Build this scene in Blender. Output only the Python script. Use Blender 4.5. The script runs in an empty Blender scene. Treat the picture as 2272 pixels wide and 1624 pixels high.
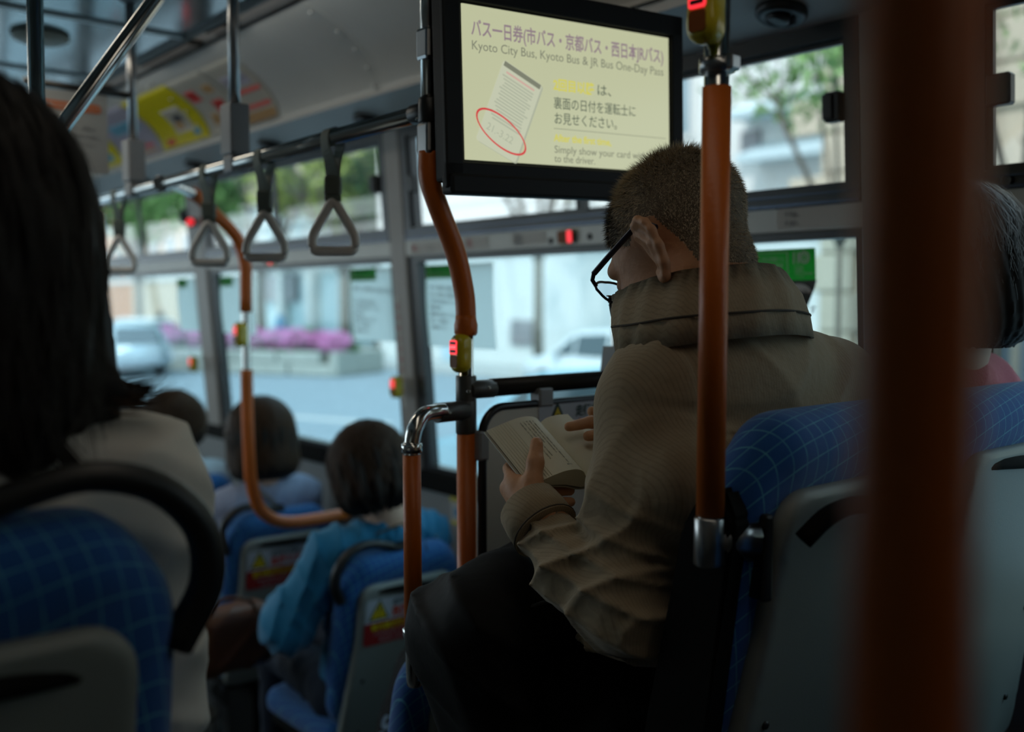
import bpy, bmesh, math, random
import numpy as np
from mathutils import Vector, Matrix, Euler
random.seed(7); rng = np.random.default_rng(7)
PI = math.pi
sc = bpy.context.scene
col = sc.collection
# ------------------------------------------------------------------ camera, sky, sun, added fill lights, exposure
cam = bpy.data.objects.new('camera', bpy.data.cameras.new('camera')); col.objects.link(cam)
cam.location = (0, 0, 1.68)
_y, _p = math.radians(40.16), math.radians(3.626)
cam.rotation_euler = (PI/2 - _p, 0, -_y)
cam.data.lens = 35; cam.data.sensor_width = 36; cam.data.clip_start = .02; cam.data.clip_end = 500
cam.data.dof.use_dof = True; cam.data.dof.focus_distance = 1.36; cam.data.dof.aperture_fstop = 2.2
sc.camera = cam
w = bpy.data.worlds.new('sky'); sc.world = w; w.use_nodes = True
nt = w.node_tree; bg = nt.nodes['Background']
tc = nt.nodes.new('ShaderNodeTexCoord'); sx = nt.nodes.new('ShaderNodeSeparateXYZ'); cr = nt.nodes.new('ShaderNodeValToRGB')
nt.links.new(tc.outputs['Generated'], sx.inputs[0]); nt.links.new(sx.outputs['Z'], cr.inputs[0]); nt.links.new(cr.outputs[0], bg.inputs[0])
cr.color_ramp.elements[0].position = 0.0; cr.color_ramp.elements[0].color = (.74, .87, .92, 1)
cr.color_ramp.elements[1].position = .7; cr.color_ramp.elements[1].color = (.50, .74, .88, 1)
bg.inputs[1].default_value = 3.1
def light(name, kind, loc, rot, energy, color, **k):
    l = bpy.data.lights.new(name, kind); l.energy = energy; l.color = color
    for a, b in k.items(): setattr(l, a, b)
    o = bpy.data.objects.new(name, l); o.location = loc; o.rotation_euler = rot; col.objects.link(o); return o
sun = light('sun', 'SUN', (0, 0, 30), (math.radians(38), 0, math.radians(-72)), 3.8, (1, .95, .90), angle=math.radians(4))
# two fill lights under the bus ceiling, added to brighten the interior
for i, (yy, ee) in enumerate(((.0, 1.5), (3.3, 4.6))):
    light('ceiling_fill', 'AREA', (.62, yy, 2.44), (0, 0, 0), ee, (1, .90, .74), shape='RECTANGLE', size=.14, size_y=2.2)
# fill light at the cove channel, added to brighten the advertising cards
light('cove_fill', 'AREA', (1.262, 3.2, 2.478), (0, math.radians(-62), 0), 1.5, (1, .94, .84), shape='RECTANGLE', size=.03, size_y=4.2)
sc.view_settings.view_transform = 'Standard'; sc.view_settings.look = 'None'
sc.view_settings.exposure = 0.0; sc.view_settings.gamma = 1.0; sc.view_settings.use_curve_mapping = False
cy = sc.cycles
cy.use_denoising = True; cy.max_bounces = 8; cy.diffuse_bounces = 4; cy.glossy_bounces = 4; cy.transparent_max_bounces = 16
cy.transmission_bounces = 6; cy.sample_clamp_indirect = 4; cy.caustics_reflective = False; cy.caustics_refractive = False

# ------------------------------------------------------------------ materials
MC = {}
def mat(name, color, rough=.6, metal=0., emit=None, es=1., noise=0., nscale=30., bump=0., bscale=60., spec=.5, coat=0., sheen=0., alpha=None):
    if name in MC: return MC[name]
    m = bpy.data.materials.new(name); m.use_nodes = True; N = m.node_tree; b = N.nodes['Principled BSDF']
    b.inputs['Base Color'].default_value = (*color, 1); b.inputs['Roughness'].default_value = rough
    b.inputs['Metallic'].default_value = metal; b.inputs['Specular IOR Level'].default_value = spec
    b.inputs['Coat Weight'].default_value = coat; b.inputs['Sheen Weight'].default_value = sheen
    if emit: b.inputs['Emission Color'].default_value = (*emit, 1); b.inputs['Emission Strength'].default_value = es
    t = N.nodes.new('ShaderNodeTexCoord')
    if noise:
        n = N.nodes.new('ShaderNodeTexNoise'); n.inputs['Scale'].default_value = nscale; n.inputs['Detail'].default_value = 4
        mx = N.nodes.new('ShaderNodeMix'); mx.data_type = 'RGBA'
        mx.inputs[6].default_value = (*[c*(1-noise) for c in color], 1); mx.inputs[7].default_value = (*[min(1, c*(1+noise)) for c in color], 1)
        N.links.new(t.outputs['Object'], n.inputs['Vector']); N.links.new(n.outputs['Fac'], mx.inputs[0]); N.links.new(mx.outputs[2], b.inputs['Base Color'])
    if bump:
        n = N.nodes.new('ShaderNodeTexNoise'); n.inputs['Scale'].default_value = bscale; n.inputs['Detail'].default_value = 5
        u = N.nodes.new('ShaderNodeBump'); u.inputs['Strength'].default_value = bump; u.inputs['Distance'].default_value = .004
        N.links.new(t.outputs['Object'], n.inputs['Vector']); N.links.new(n.outputs['Fac'], u.inputs['Height']); N.links.new(u.outputs[0], b.inputs['Normal'])
    MC[name] = m; return m
def line_mask(N, src, period, width, links):
    """1 on thin lines repeating every `period` along the scalar `src`"""
    a = N.nodes.new('ShaderNodeMath'); a.operation = 'DIVIDE'; a.inputs[1].default_value = period; links.new(src, a.inputs[0])
    f = N.nodes.new('ShaderNodeMath'); f.operation = 'FRACT'; links.new(a.outputs[0], f.inputs[0])
    l = N.nodes.new('ShaderNodeMath'); l.operation = 'LESS_THAN'; l.inputs[1].default_value = width; links.new(f.outputs[0], l.inputs[0])
    return l.outputs[0]
def seat_fabric():
    m = mat('seat_moquette', (.002, .088, .32), .85, sheen=.25, bump=.25, bscale=700)
    N = m.node_tree; L = N.links; b = N.nodes['Principled BSDF']
    t = N.nodes.new('ShaderNodeTexCoord'); s = N.nodes.new('ShaderNodeSeparateXYZ'); L.new(t.outputs['Object'], s.inputs[0])
    def mth(op, a, c):
        n = N.nodes.new('ShaderNodeMath'); n.operation = op
        L.new(a, n.inputs[0])
        if isinstance(c, float): n.inputs[1].default_value = c
        else: L.new(c, n.inputs[1])
        return n.outputs[0]
    zy = mth('ADD', s.outputs['Z'], s.outputs['Y'])
    xs = mth('MULTIPLY', s.outputs['X'], 1.0)
    d1 = mth('ADD', xs, mth('MULTIPLY', zy, .25)); d2 = mth('SUBTRACT', zy, mth('MULTIPLY', xs, .25))
    m1 = line_mask(N, d1, .021, .07, L); m2 = line_mask(N, d2, .024, .07, L)
    mm = mth('MAXIMUM', m1, m2)
    n = N.nodes.new('ShaderNodeTexNoise'); n.inputs['Scale'].default_value = 60; L.new(t.outputs['Object'], n.inputs['Vector'])
    fac = mth('MULTIPLY', mth('MULTIPLY', mm, n.outputs['Fac']), 1.1)
    mx = N.nodes.new('ShaderNodeMix'); mx.data_type = 'RGBA'; mx.inputs[6].default_value = (.002, .088, .32, 1); mx.inputs[7].default_value = (.12, .48, .60, 1)
    L.new(fac, mx.inputs[0]); L.new(mx.outputs[2], b.inputs['Base Color']); return m
def jacket_mat():
    m = mat('jacket_cloth', (.30, .235, .16), .9, sheen=.15, bump=.35, bscale=90)
    N = m.node_tree; L = N.links; b = N.nodes['Principled BSDF']
    t = N.nodes.new('ShaderNodeTexCoord'); s = N.nodes.new('ShaderNodeSeparateXYZ'); L.new(t.outputs['Object'], s.inputs[0])
    n0 = N.nodes.new('ShaderNodeMath'); n0.operation = 'MULTIPLY_ADD'; n0.inputs[1].default_value = .12
    L.new(s.outputs['Z'], n0.inputs[0]); L.new(s.outputs['X'], n0.inputs[2])
    mk = line_mask(N, n0.outputs[0], .0040, .30, L)
    mx = N.nodes.new('ShaderNodeMix'); mx.data_type = 'RGBA'; mx.inputs[6].default_value = (.35, .27, .17, 1); mx.inputs[7].default_value = (.30, .23, .145, 1)
    L.new(mk, mx.inputs[0]); L.new(mx.outputs[2], b.inputs['Base Color']); return m
def blouse_mat():
    m = mat('blouse_cloth', (.012, .20, .34), .85, sheen=.2, bump=.3, bscale=60)
    N = m.node_tree; L = N.links; b = N.nodes['Principled BSDF']
    t = N.nodes.new('ShaderNodeTexCoord')
    v = N.nodes.new('ShaderNodeTexVoronoi'); v.inputs['Scale'].default_value = 17; v.inputs['Randomness'].default_value = 1
    L.new(t.outputs['Object'], v.inputs['Vector'])
    lt = N.nodes.new('ShaderNodeMath'); lt.operation = 'LESS_THAN'; lt.inputs[1].default_value = .14; L.new(v.outputs['Distance'], lt.inputs[0])
    n = N.nodes.new('ShaderNodeTexNoise'); n.inputs['Scale'].default_value = 90; L.new(t.outputs['Object'], n.inputs['Vector'])
    g = N.nodes.new('ShaderNodeMath'); g.operation = 'GREATER_THAN'; g.inputs[1].default_value = .55; L.new(n.outputs['Fac'], g.inputs[0])
    mu = N.nodes.new('ShaderNodeMath'); mu.operation = 'MULTIPLY'; L.new(lt.outputs[0], mu.inputs[0]); L.new(g.outputs[0], mu.inputs[1])
    mx = N.nodes.new('ShaderNodeMix'); mx.data_type = 'RGBA'; mx.inputs[6].default_value = (.006, .17, .33, 1); mx.inputs[7].default_value = (.40, .46, .40, 1)
    L.new(mu.outputs[0], mx.inputs[0]); L.new(mx.outputs[2], b.inputs['Base Color']); return m
def glass_mat(name, tint):
    m = bpy.data.materials.new(name); m.use_nodes = True; N = m.node_tree; N.nodes.clear()
    o = N.nodes.new('ShaderNodeOutputMaterial'); a = N.nodes.new('ShaderNodeBsdfTransparent'); g = N.nodes.new('ShaderNodeBsdfGlossy')
    a.inputs[0].default_value = (*tint, 1); g.inputs['Roughness'].default_value = .02
    lw = N.nodes.new('ShaderNodeLayerWeight'); pw = N.nodes.new('ShaderNodeMath'); pw.operation = 'POWER'; pw.inputs[1].default_value = 5
    f = N.nodes.new('ShaderNodeMath'); f.operation = 'MULTIPLY_ADD'; f.inputs[1].default_value = .8; f.inputs[2].default_value = .035
    N.links.new(lw.outputs['Facing'], pw.inputs[0]); N.links.new(pw.outputs[0], f.inputs[0])
    mx = N.nodes.new('ShaderNodeMixShader'); N.links.new(f.outputs[0], mx.inputs[0]); N.links.new(a.outputs[0], mx.inputs[1]); N.links.new(g.outputs[0], mx.inputs[2])
    N.links.new(mx.outputs[0], o.inputs[0]); return m
def brick_mat(name, c1, c2, mortar, scale):
    m = bpy.data.materials.new(name); m.use_nodes = True; N = m.node_tree; b = N.nodes['Principled BSDF']; b.inputs['Roughness'].default_value = .9
    t = N.nodes.new('ShaderNodeTexCoord'); n = N.nodes.new('ShaderNodeTexNoise'); n.inputs['Scale'].default_value = scale; N.links.new(t.outputs['Object'], n.inputs['Vector'])
    r = N.nodes.new('ShaderNodeValToRGB'); r.color_ramp.elements[0].position = .35; r.color_ramp.elements[0].color = (*c1, 1); r.color_ramp.elements[1].position = .65; r.color_ramp.elements[1].color = (*c2, 1)
    N.links.new(n.outputs['Fac'], r.inputs[0]); N.links.new(r.outputs[0], b.inputs['Base Color']); return m

CHROME = mat('chrome', (.62, .62, .60), .16, 1.0)
DARKCHROME = mat('brushed_steel', (.42, .42, .42), .30, 1.0, noise=.1, nscale=8)
ORANGE = mat('orange_vinyl', (.58, .125, .007), .42, noise=.12, nscale=14, bump=.15, bscale=160, spec=.5)
FITTING = mat('grey_casting', (.085, .085, .08), .38, .3)
BRACKET = mat('grey_plastic', (.28, .29, .30), .5)
BLACK = mat('black_plastic', (.012, .012, .011), .42)
BLACKM = mat('black_matte', (.006, .006, .0055), .85, bump=.2, bscale=80, spec=.12)
BLACKRUB = mat('black_rubber', (.010, .011, .012), .35)
SHELL = mat('seat_shell', (.25, .27, .25), .5, noise=.05, nscale=5, bump=.1, bscale=400)
PANEL = mat('partition_laminate', (.66, .64, .57), .5, noise=.06, nscale=600)
WALLP = mat('wall_laminate', (.22, .23, .23), .5, noise=.08, nscale=6)
FRAME = mat('pillar_paint', (.27, .255, .235), .45, noise=.08, nscale=9)
BAND = mat('rail_band', (.34, .335, .31), .42, .3, noise=.10, nscale=12)
COVE = mat('cove_sheet', (.62, .66, .65), .38, .15, noise=.12, nscale=4)
CEIL = mat('ceiling_sheet', (.27, .31, .31), .12, .7, bump=.10, bscale=1.6)
FLOOR = mat('floor_vinyl', (.045, .045, .045), .5, noise=.2, nscale=40)
WHITE = mat('grip_plastic', (.74, .71, .66), .42)
STRAP = mat('strap_webbing', (.13, .15, .12), .7, bump=.3, bscale=300)
YELLOW = mat('button_yellow', (.60, .46, .012), .32, coat=.3)
AMBER = mat('amber_lens', (.20, .055, .006), .5, spec=.2)
REDLIT = mat('lit_red', (.5, .01, .01), .4, emit=(1, .035, .05), es=1.15)
REDDARK = mat('legend_dark', (.05, .0, .0), .5)
PINKLIT = mat('legend_lit', (.6, .1, .1), .4, emit=(1, .30, .36), es=1.0)
PAPER = mat('poster_paper', (.52, .53, .52), .75)
PAPERB = mat('notice_board', (.50, .51, .49), .7)
def translucent(m, c, f):
    N = m.node_tree; b = N.nodes['Principled BSDF']; t = N.nodes.new('ShaderNodeBsdfTranslucent'); t.inputs[0].default_value = (*c, 1)
    mx = N.nodes.new('ShaderNodeMixShader'); mx.inputs[0].default_value = f; N.links.new(b.outputs[0], mx.inputs[1]); N.links.new(t.outputs[0], mx.inputs[2])
    N.links.new(mx.outputs[0], N.nodes['Material Output'].inputs[0])
translucent(PAPERB, (.86, .87, .84), .85)
GREEN = mat('print_green', (.035, .22, .06), .6); translucent(GREEN, (.10, .50, .14), .7)
INK = mat('print_ink', (.05, .06, .07), .7)
GREYINK = mat('print_grey', (.20, .21, .22), .7)
FAB = seat_fabric()
JACK = jacket_mat()
SKIN = mat('skin_tan', (.58, .29, .15), .55, noise=.12, nscale=45, bump=.25, bscale=120)
SKINP = mat('skin_pale', (.62, .40, .29), .55, noise=.05, nscale=30)
SKINH_ = mat('skin_hand', (.56, .30, .16), .5, noise=.12, nscale=45, bump=.35, bscale=110)
SCALP = mat('scalp_stubble', (.16, .125, .085), .8, noise=.25, nscale=60)
HAIRM = mat('hair_grey_brown', (.62, .51, .35), .55, noise=.4, nscale=25)
HAIRD = mat('hair_dark', (.011, .008, .006), .65, noise=.3, nscale=20, spec=.25)
HAIRB = mat('hair_brown', (.085, .045, .022), .50, noise=.3, nscale=20, spec=.3)
HAIRG = mat('hair_greying', (.13, .12, .11), .40, noise=.4, nscale=40)

# ------------------------------------------------------------------ objects
def finish(name, me, m, parent=None, smooth=True):
    if m is not None:
        for q in (m if isinstance(m, (list, tuple)) else [m]): me.materials.append(q)
    if smooth is True:
        me.polygons.foreach_set('use_smooth', [True]*len(me.polygons))
    o = bpy.data.objects.new(name, me); col.objects.link(o)
    if parent is not None:
        o.parent = parent
        off = parent.location if parent.parent is None else Vector((0, 0, 0))
        o.matrix_parent_inverse = Matrix.Translation(-off)
    return o
def obj(name, bm, m, parent=None, smooth=False, angle=None):
    me = bpy.data.meshes.new(name); bm.normal_update(); bm.to_mesh(me); bm.free()
    if angle is not None:
        me.polygons.foreach_set('use_smooth', [True]*len(me.polygons))
        try: me.set_sharp_from_angle(angle=angle)
        except Exception: pass
    o = finish(name, me, m, parent, smooth)
    if parent is None: recenter(o)
    return o
def recenter(o):
    me = o.data; n = len(me.vertices)
    if not n: return
    a = np.empty(n*3, np.float32); me.vertices.foreach_get('co', a); a = a.reshape(-1, 3)
    c = np.array([(a[:, 0].min()+a[:, 0].max())/2, (a[:, 1].min()+a[:, 1].max())/2, a[:, 2].min()])
    a -= c; me.vertices.foreach_set('co', a.ravel()); o.location = tuple(float(v) for v in c); me.update()
def thing(name, label, cat, loc=(0, 0, 0), group=None, kind=None):
    o = bpy.data.objects.new(name, None); col.objects.link(o); o.location = loc; o.empty_display_size = .05
    if label: o['label'] = label
    if cat: o['category'] = cat
    if group: o['group'] = group
    if kind: o['kind'] = kind
    return o
def tag(o, label, cat=None, group=None, kind=None):
    if label: o['label'] = label
    if cat: o['category'] = cat
    if group: o['group'] = group
    if kind: o['kind'] = kind
    return o
def copy_tree(o, loc, label=None, group=None):
    c = o.copy(); col.objects.link(c); c.location = loc
    if label: c['label'] = label
    if group: c['group'] = group
    def rec(a, b, depth):
        for ch in list(a.children):
            d = ch.copy(); col.objects.link(d); d.parent = b
            rec(ch, d, depth+1)
    rec(o, c, 0); return c
def BM(): return bmesh.new()
def box(bm, lo, hi, bev=0., seg=1):
    r = bmesh.ops.create_cube(bm, size=1)['verts']
    c = [(a+b)/2 for a, b in zip(lo, hi)]; s = [b-a for a, b in zip(lo, hi)]
    for v in r: v.co = Vector((c[i]+v.co[i]*s[i] for i in range(3)))
    if bev:
        es = list({e for v in r for e in v.link_edges})
        bmesh.ops.bevel(bm, geom=es, offset=bev, segments=seg, affect='EDGES', profile=.5)
    return bm
def obox(bm, c, ax, ay, az, hx, hy, hz, bev=0., seg=2):
    """oriented box: centre, unit axes, half sizes"""
    t = bmesh.new(); box(t, (-hx, -hy, -hz), (hx, hy, hz), bev, seg)
    M = Matrix((ax, ay, az)).transposed().to_4x4(); M.translation = Vector(c)
    t.transform(M); me = bpy.data.meshes.new('t'); t.to_mesh(me); t.free(); bm.from_mesh(me); bpy.data.meshes.remove(me); return bm
def spline(P, n=8):
    P = [Vector(p) for p in P]
    if len(P) < 3: return P
    Q = [P[0]*2-P[1]] + P + [P[-1]*2-P[-2]]; out = []
    for i in range(1, len(Q)-2):
        for k in range(n):
            t = k/n; a, b, c, d = Q[i-1], Q[i], Q[i+1], Q[i+2]
            out.append(.5*((2*b)+(c-a)*t+(2*a-5*b+4*c-d)*t*t+(3*b-a-3*c+d)*t**3))
    out.append(P[-1]); return out
def tube(bm, P, r, seg=16, cap=True, sm=0, rx=None):
    """tube along a path; r a number or a list; rx: flattening (second radius factor)"""
    P = spline(P, sm) if sm else [Vector(p) for p in P]
    n = len(P); R = r if isinstance(r, (list, tuple)) else None
    if R is not None and len(R) != n:
        R = [float(np.interp(i/(n-1), np.linspace(0, 1, len(R)), R)) for i in range(n)]
    T0 = (P[1]-P[0]).normalized(); u = T0.orthogonal().normalized(); rings = []
    for i in range(n):
        T = (P[min(i+1, n-1)]-P[max(i-1, 0)]).normalized()
        u = (u - T*u.dot(T)).normalized(); v = T.cross(u)
        rr = R[i] if R is not None else r
        rings.append([bm.verts.new(P[i]+u*math.cos(2*PI*k/seg)*rr+v*math.sin(2*PI*k/seg)*rr*(rx or 1)) for k in range(seg)])
    for i in range(n-1):
        for k in range(seg):
            f = bm.faces.new((rings[i][k], rings[i][(k+1) % seg], rings[i+1][(k+1) % seg], rings[i+1][k])); f.smooth = True
    if cap: bm.faces.new(rings[0][::-1]); bm.faces.new(rings[-1])
    return bm
def lathe(bm, c, axis, prof, seg=20):
    """profile of (distance along axis, radius)"""
    c = Vector(c); a = Vector(axis).normalized(); u = a.orthogonal().normalized(); v = a.cross(u); rings = []
    for (h, r) in prof:
        rings.append([bm.verts.new(c+a*h+u*math.cos(2*PI*k/seg)*r+v*math.sin(2*PI*k/seg)*r) for k in range(seg)])
    for i in range(len(rings)-1):
        for k in range(seg):
            f = bm.faces.new((rings[i][k], rings[i][(k+1) % seg], rings[i+1][(k+1) % seg], rings[i+1][k])); f.smooth = True
    bm.faces.new(rings[0][::-1]); bm.faces.new(rings[-1]); return bm
def prism(bm, pts, ex):
    """polygon (3-D points) extruded by vector ex"""
    ex = Vector(ex); a = [bm.verts.new(Vector(p)) for p in pts]; b = [bm.verts.new(Vector(p)+ex) for p in pts]; n = len(a)
    bm.faces.new(a); bm.faces.new(b[::-1])
    for i in range(n): bm.faces.new((a[(i+1) % n], a[i], b[i], b[(i+1) % n]))
    return bm
def rrect(w, h, r, n=6):
    """rounded rectangle outline centred on 0; r one radius or four (bl, br, tr, tl)"""
    if not isinstance(r, (tuple, list)): r = (r,)*4
    cs = [(-w/2, -h/2, PI), (w/2, -h/2, 1.5*PI), (w/2, h/2, 0), (-w/2, h/2, .5*PI)]; out = []
    for (cx, cy_, a0), q, (sx_, sy_) in zip(cs, r, ((1, 1), (-1, 1), (-1, -1), (1, -1))):
        for i in range(n+1):
            a = a0+i/n*PI/2; out.append((cx+sx_*q+q*math.cos(a), cy_+sy_*q+q*math.sin(a)))
    return out
def plate(bm, c, ux, uy, pts, t):
    c = Vector(c); ux = Vector(ux).normalized(); uy = Vector(uy).normalized(); n = ux.cross(uy)
    return prism(bm, [c+ux*a+uy*b for a, b in pts], n*t)
def text(name, s, size, c, ux, uy, m, parent, sx_=1., off=0., align='LEFT', lift=.0006, spacing=1.0):
    cu = bpy.data.curves.new(name, 'FONT'); cu.body = s; cu.size = size; cu.align_x = align; cu.extrude = .0001; cu.offset = off
    cu.space_character = spacing; cu.resolution_u = 3
    cu.materials.append(m)
    tmp = bpy.data.objects.new('tmp', cu); me = bpy.data.meshes.new_from_object(tmp); bpy.data.objects.remove(tmp); bpy.data.curves.remove(cu)
    me.name = name
    o = bpy.data.objects.new(name, me); col.objects.link(o)
    ux = Vector(ux).normalized(); uy = Vector(uy).normalized(); n = ux.cross(uy)
    M = Matrix((ux*sx_, uy, n)).transposed().to_4x4(); M.translation = Vector(c)+n*lift
    if parent is not None:
        o.parent = parent; q = parent.location if parent.parent is None else Vector((0, 0, 0))
        o.matrix_parent_inverse = Matrix.Translation(-q)
    o.matrix_basis = M; return o

# ------------------------------------------------------------------ smooth solids from distance fields (surface nets)
class Vol:
    def __init__(s, lo, hi, h):
        s.lo = np.array(lo, np.float32); s.h = h; s.n = np.ceil((np.array(hi)-np.array(lo))/h).astype(int)+1
        s.F = np.full(s.n, 1., np.float32); s.ax = [s.lo[i]+h*np.arange(s.n[i], dtype=np.float32) for i in range(3)]
    def sl(s, lo, hi):
        a = np.clip(np.floor((np.array(lo)-s.lo)/s.h).astype(int), 0, s.n); b = np.clip(np.ceil((np.array(hi)-s.lo)/s.h).astype(int)+1, 0, s.n)
        if (b <= a).any(): return None
        return tuple(slice(int(x), int(y)) for x, y in zip(a, b))
    def grid(s, q): return s.ax[0][q[0]][:, None, None], s.ax[1][q[1]][None, :, None], s.ax[2][q[2]][None, None, :]
    def put(s, q, d, k, sub=False):
        a = s.F[q]
        if sub:
            d = -d; h = np.clip(.5-.5*(a-d)/k, 0, 1) if k else (d > a).astype(np.float32)
            s.F[q] = a*(1-h)+d*h+(k*h*(1-h) if k else 0)
        else:
            h = np.clip(.5+.5*(d-a)/k, 0, 1); s.F[q] = d+(a-d)*h-k*h*(1-h)
    def cap(s, a, b, ra, rb=None, k=.02, sq=None, sub=False):
        rb = ra if rb is None else rb; a = np.array(a, float); b = np.array(b, float); R = max(ra, rb)*1.6+k*1.2+2*s.h
        q = s.sl(np.minimum(a, b)-R, np.maximum(a, b)+R)
        if q is None: return s
        X, Y, Z = s.grid(q); ab = b-a; L = max(float(ab@ab), 1e-12)
        px, py, pz = X-a[0], Y-a[1], Z-a[2]
        t = np.clip((px*ab[0]+py*ab[1]+pz*ab[2])/L, 0, 1)
        dx, dy, dz = px-t*ab[0], py-t*ab[1], pz-t*ab[2]
        if sq is not None:
            v, f = np.array(sq[0], float), sq[1]; v = v/np.linalg.norm(v); g = dx*v[0]+dy*v[1]+dz*v[2]
            dx, dy, dz = dx+(f-1)*g*v[0], dy+(f-1)*g*v[1], dz+(f-1)*g*v[2]
        s.put(q, (np.sqrt(dx*dx+dy*dy+dz*dz)-(ra+(rb-ra)*t)).astype(np.float32), k, sub); return s
    def ell(s, c, r, k=.02, R=None, sub=False):
        c = np.array(c, float); r = np.array(r, float); m = max(r)+k*1.2+2*s.h
        q = s.sl(c-m, c+m)
        if q is None: return s
        X, Y, Z = s.grid(q); x, y, z = X-c[0], Y-c[1], Z-c[2]
        if R is not None:
            R = np.array(R); x, y, z = (x*R[0, 0]+y*R[1, 0]+z*R[2, 0], x*R[0, 1]+y*R[1, 1]+z*R[2, 1], x*R[0, 2]+y*R[1, 2]+z*R[2, 2])
        k0 = np.sqrt((x/r[0])**2+(y/r[1])**2+(z/r[2])**2)+1e-6; k1 = np.sqrt((x/r[0]**2)**2+(y/r[1]**2)**2+(z/r[2]**2)**2)+1e-6
        s.put(q, (k0*(k0-1)/k1).astype(np.float32), k, sub); return s
    def rbox(s, c, hf, r, k=.01, R=None, sub=False):
        c = np.array(c, float); hf = np.array(hf, float); m = np.linalg.norm(hf)+k+2*s.h
        q = s.sl(c-m, c+m)
        if q is None: return s
        X, Y, Z = s.grid(q); x, y, z = X-c[0], Y-c[1], Z-c[2]
        if R is not None:
            R = np.array(R); x, y, z = (x*R[0, 0]+y*R[1, 0]+z*R[2, 0], x*R[0, 1]+y*R[1, 1]+z*R[2, 1], x*R[0, 2]+y*R[1, 2]+z*R[2, 2])
        x, y, z = np.abs(x)-hf[0]+r, np.abs(y)-hf[1]+r, np.abs(z)-hf[2]+r
        d = np.sqrt(np.maximum(x, 0)**2+np.maximum(y, 0)**2+np.maximum(z, 0)**2)+np.minimum(np.maximum(x, np.maximum(y, z)), 0)-r
        s.put(q, d.astype(np.float32), k, sub); return s
    def warp(s, fn, band=.035):
        i, j, k = np.nonzero(np.abs(s.F) < band)
        s.F[i, j, k] += fn(s.ax[0][i], s.ax[1][j], s.ax[2][k]).astype(np.float32); return s
    def arrays(s):
        F = s.F; S = F < 0; n = s.n-1
        c = [S[i:n[0]+i, j:n[1]+j, k:n[2]+k] for i in (0, 1) for j in (0, 1) for k in (0, 1)]
        any_ = c[0].copy(); all_ = c[0].copy()
        for q in c[1:]: any_ |= q; all_ &= q
        I, J, K = np.nonzero(any_ & ~all_); idx = np.full(n, -1, np.int32); idx[I, J, K] = np.arange(len(I))
        co = [(a, b, d) for a in (0, 1) for b in (0, 1) for d in (0, 1)]
        v = [F[I+a, J+b, K+d] for a, b, d in co]; P = np.zeros((len(I), 3)); W = np.zeros(len(I))
        for x in range(8):
            for y in range(x+1, 8):
                if sum(abs(p-q) for p, q in zip(co[x], co[y])) != 1: continue
                m = (v[x] < 0) != (v[y] < 0); t = np.where(m, v[x]/np.where(m, v[x]-v[y], 1), 0)
                for a in range(3): P[:, a] += m*(co[x][a]+t*(co[y][a]-co[x][a]))
                W += m
        P = P/W[:, None]+np.stack([I, J, K], 1); V = s.lo+P*s.h; Q = []
        for a in range(3):
            b, d = (a+1) % 3, (a+2) % 3; sh = [slice(None)]*3; s0 = list(sh); s1 = list(sh); s0[a] = slice(0, -1); s1[a] = slice(1, None)
            A, B = S[tuple(s0)], S[tuple(s1)]; e = np.nonzero(A != B); e = np.stack(e, 1)
            ok = (e[:, b] > 0) & (e[:, d] > 0) & (e[:, b] < n[b]) & (e[:, d] < n[d]); e = e[ok]
            def cell(ob, od):
                g = e.copy(); g[:, b] += ob; g[:, d] += od; return idx[g[:, 0], g[:, 1], g[:, 2]]
            qd = np.stack([cell(-1, -1), cell(0, -1), cell(0, 0), cell(-1, 0)], 1); fl = ~A[e[:, 0], e[:, 1], e[:, 2]]
            qd[fl] = qd[fl][:, ::-1]; Q.append(qd)
        Q = np.concatenate(Q); Q = Q[(Q >= 0).all(1)]; return V.astype(np.float32), Q.astype(np.int32)
    def mesh(s, name, m, parent=None, relax=1):
        V, Q = s.arrays()
        for _ in range(relax):
            acc = np.zeros_like(V); w = np.zeros(len(V), np.float32)
            for a, b in ((0, 1), (1, 2), (2, 3), (3, 0)):
                np.add.at(acc, Q[:, a], V[Q[:, b]]); np.add.at(w, Q[:, a], 1)
            V = V*.5+.5*acc/np.maximum(w, 1)[:, None]
        o = npmesh(name, V, Q, m, parent)
        if parent is None: recenter(o)
        return o
def npmesh(name, V, Q, m, parent=None, smooth=True, mi=None):
    me = bpy.data.meshes.new(name); V = np.asarray(V, np.float32); Q = np.asarray(Q, np.int32); k = Q.shape[1]
    me.vertices.add(len(V)); me.vertices.foreach_set('co', V.ravel()); me.loops.add(Q.size); me.loops.foreach_set('vertex_index', Q.ravel())
    me.polygons.add(len(Q)); me.polygons.foreach_set('loop_start', np.arange(len(Q), dtype=np.int32)*k)
    me.update(calc_edges=True)
    if mi is not None: me.polygons.foreach_set('material_index', mi.astype(np.int32))
    return finish(name, me, m, parent, smooth)
def ribbons(name, P, width, m, parent, out=None):
    """P (n, k, 3) strands; flat ribbons tapering to the tip, facing away from `out` centre"""
    n, k, _ = P.shape; T = np.gradient(P, axis=1); c = P.mean((0, 1)) if out is None else np.array(out)
    N = P-c; W = np.cross(T, N); W /= np.linalg.norm(W, axis=2, keepdims=True)+1e-9
    wd = (width*(1-.75*np.linspace(0, 1, k)**2))[None, :, None]*(.6+.8*rng.random((n, 1, 1)))
    V = np.stack([P-W*wd/2, P+W*wd/2], 2).reshape(-1, 3); b = (np.arange(n)[:, None]*k+np.arange(k-1)[None])*2
    Q = np.stack([b, b+1, b+3, b+2], 2).reshape(-1, 4); return npmesh(name, V, Q, m, parent)
def rotm(rx=0, ry=0, rz=0): return np.array(Euler((rx, ry, rz)).to_matrix())

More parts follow.
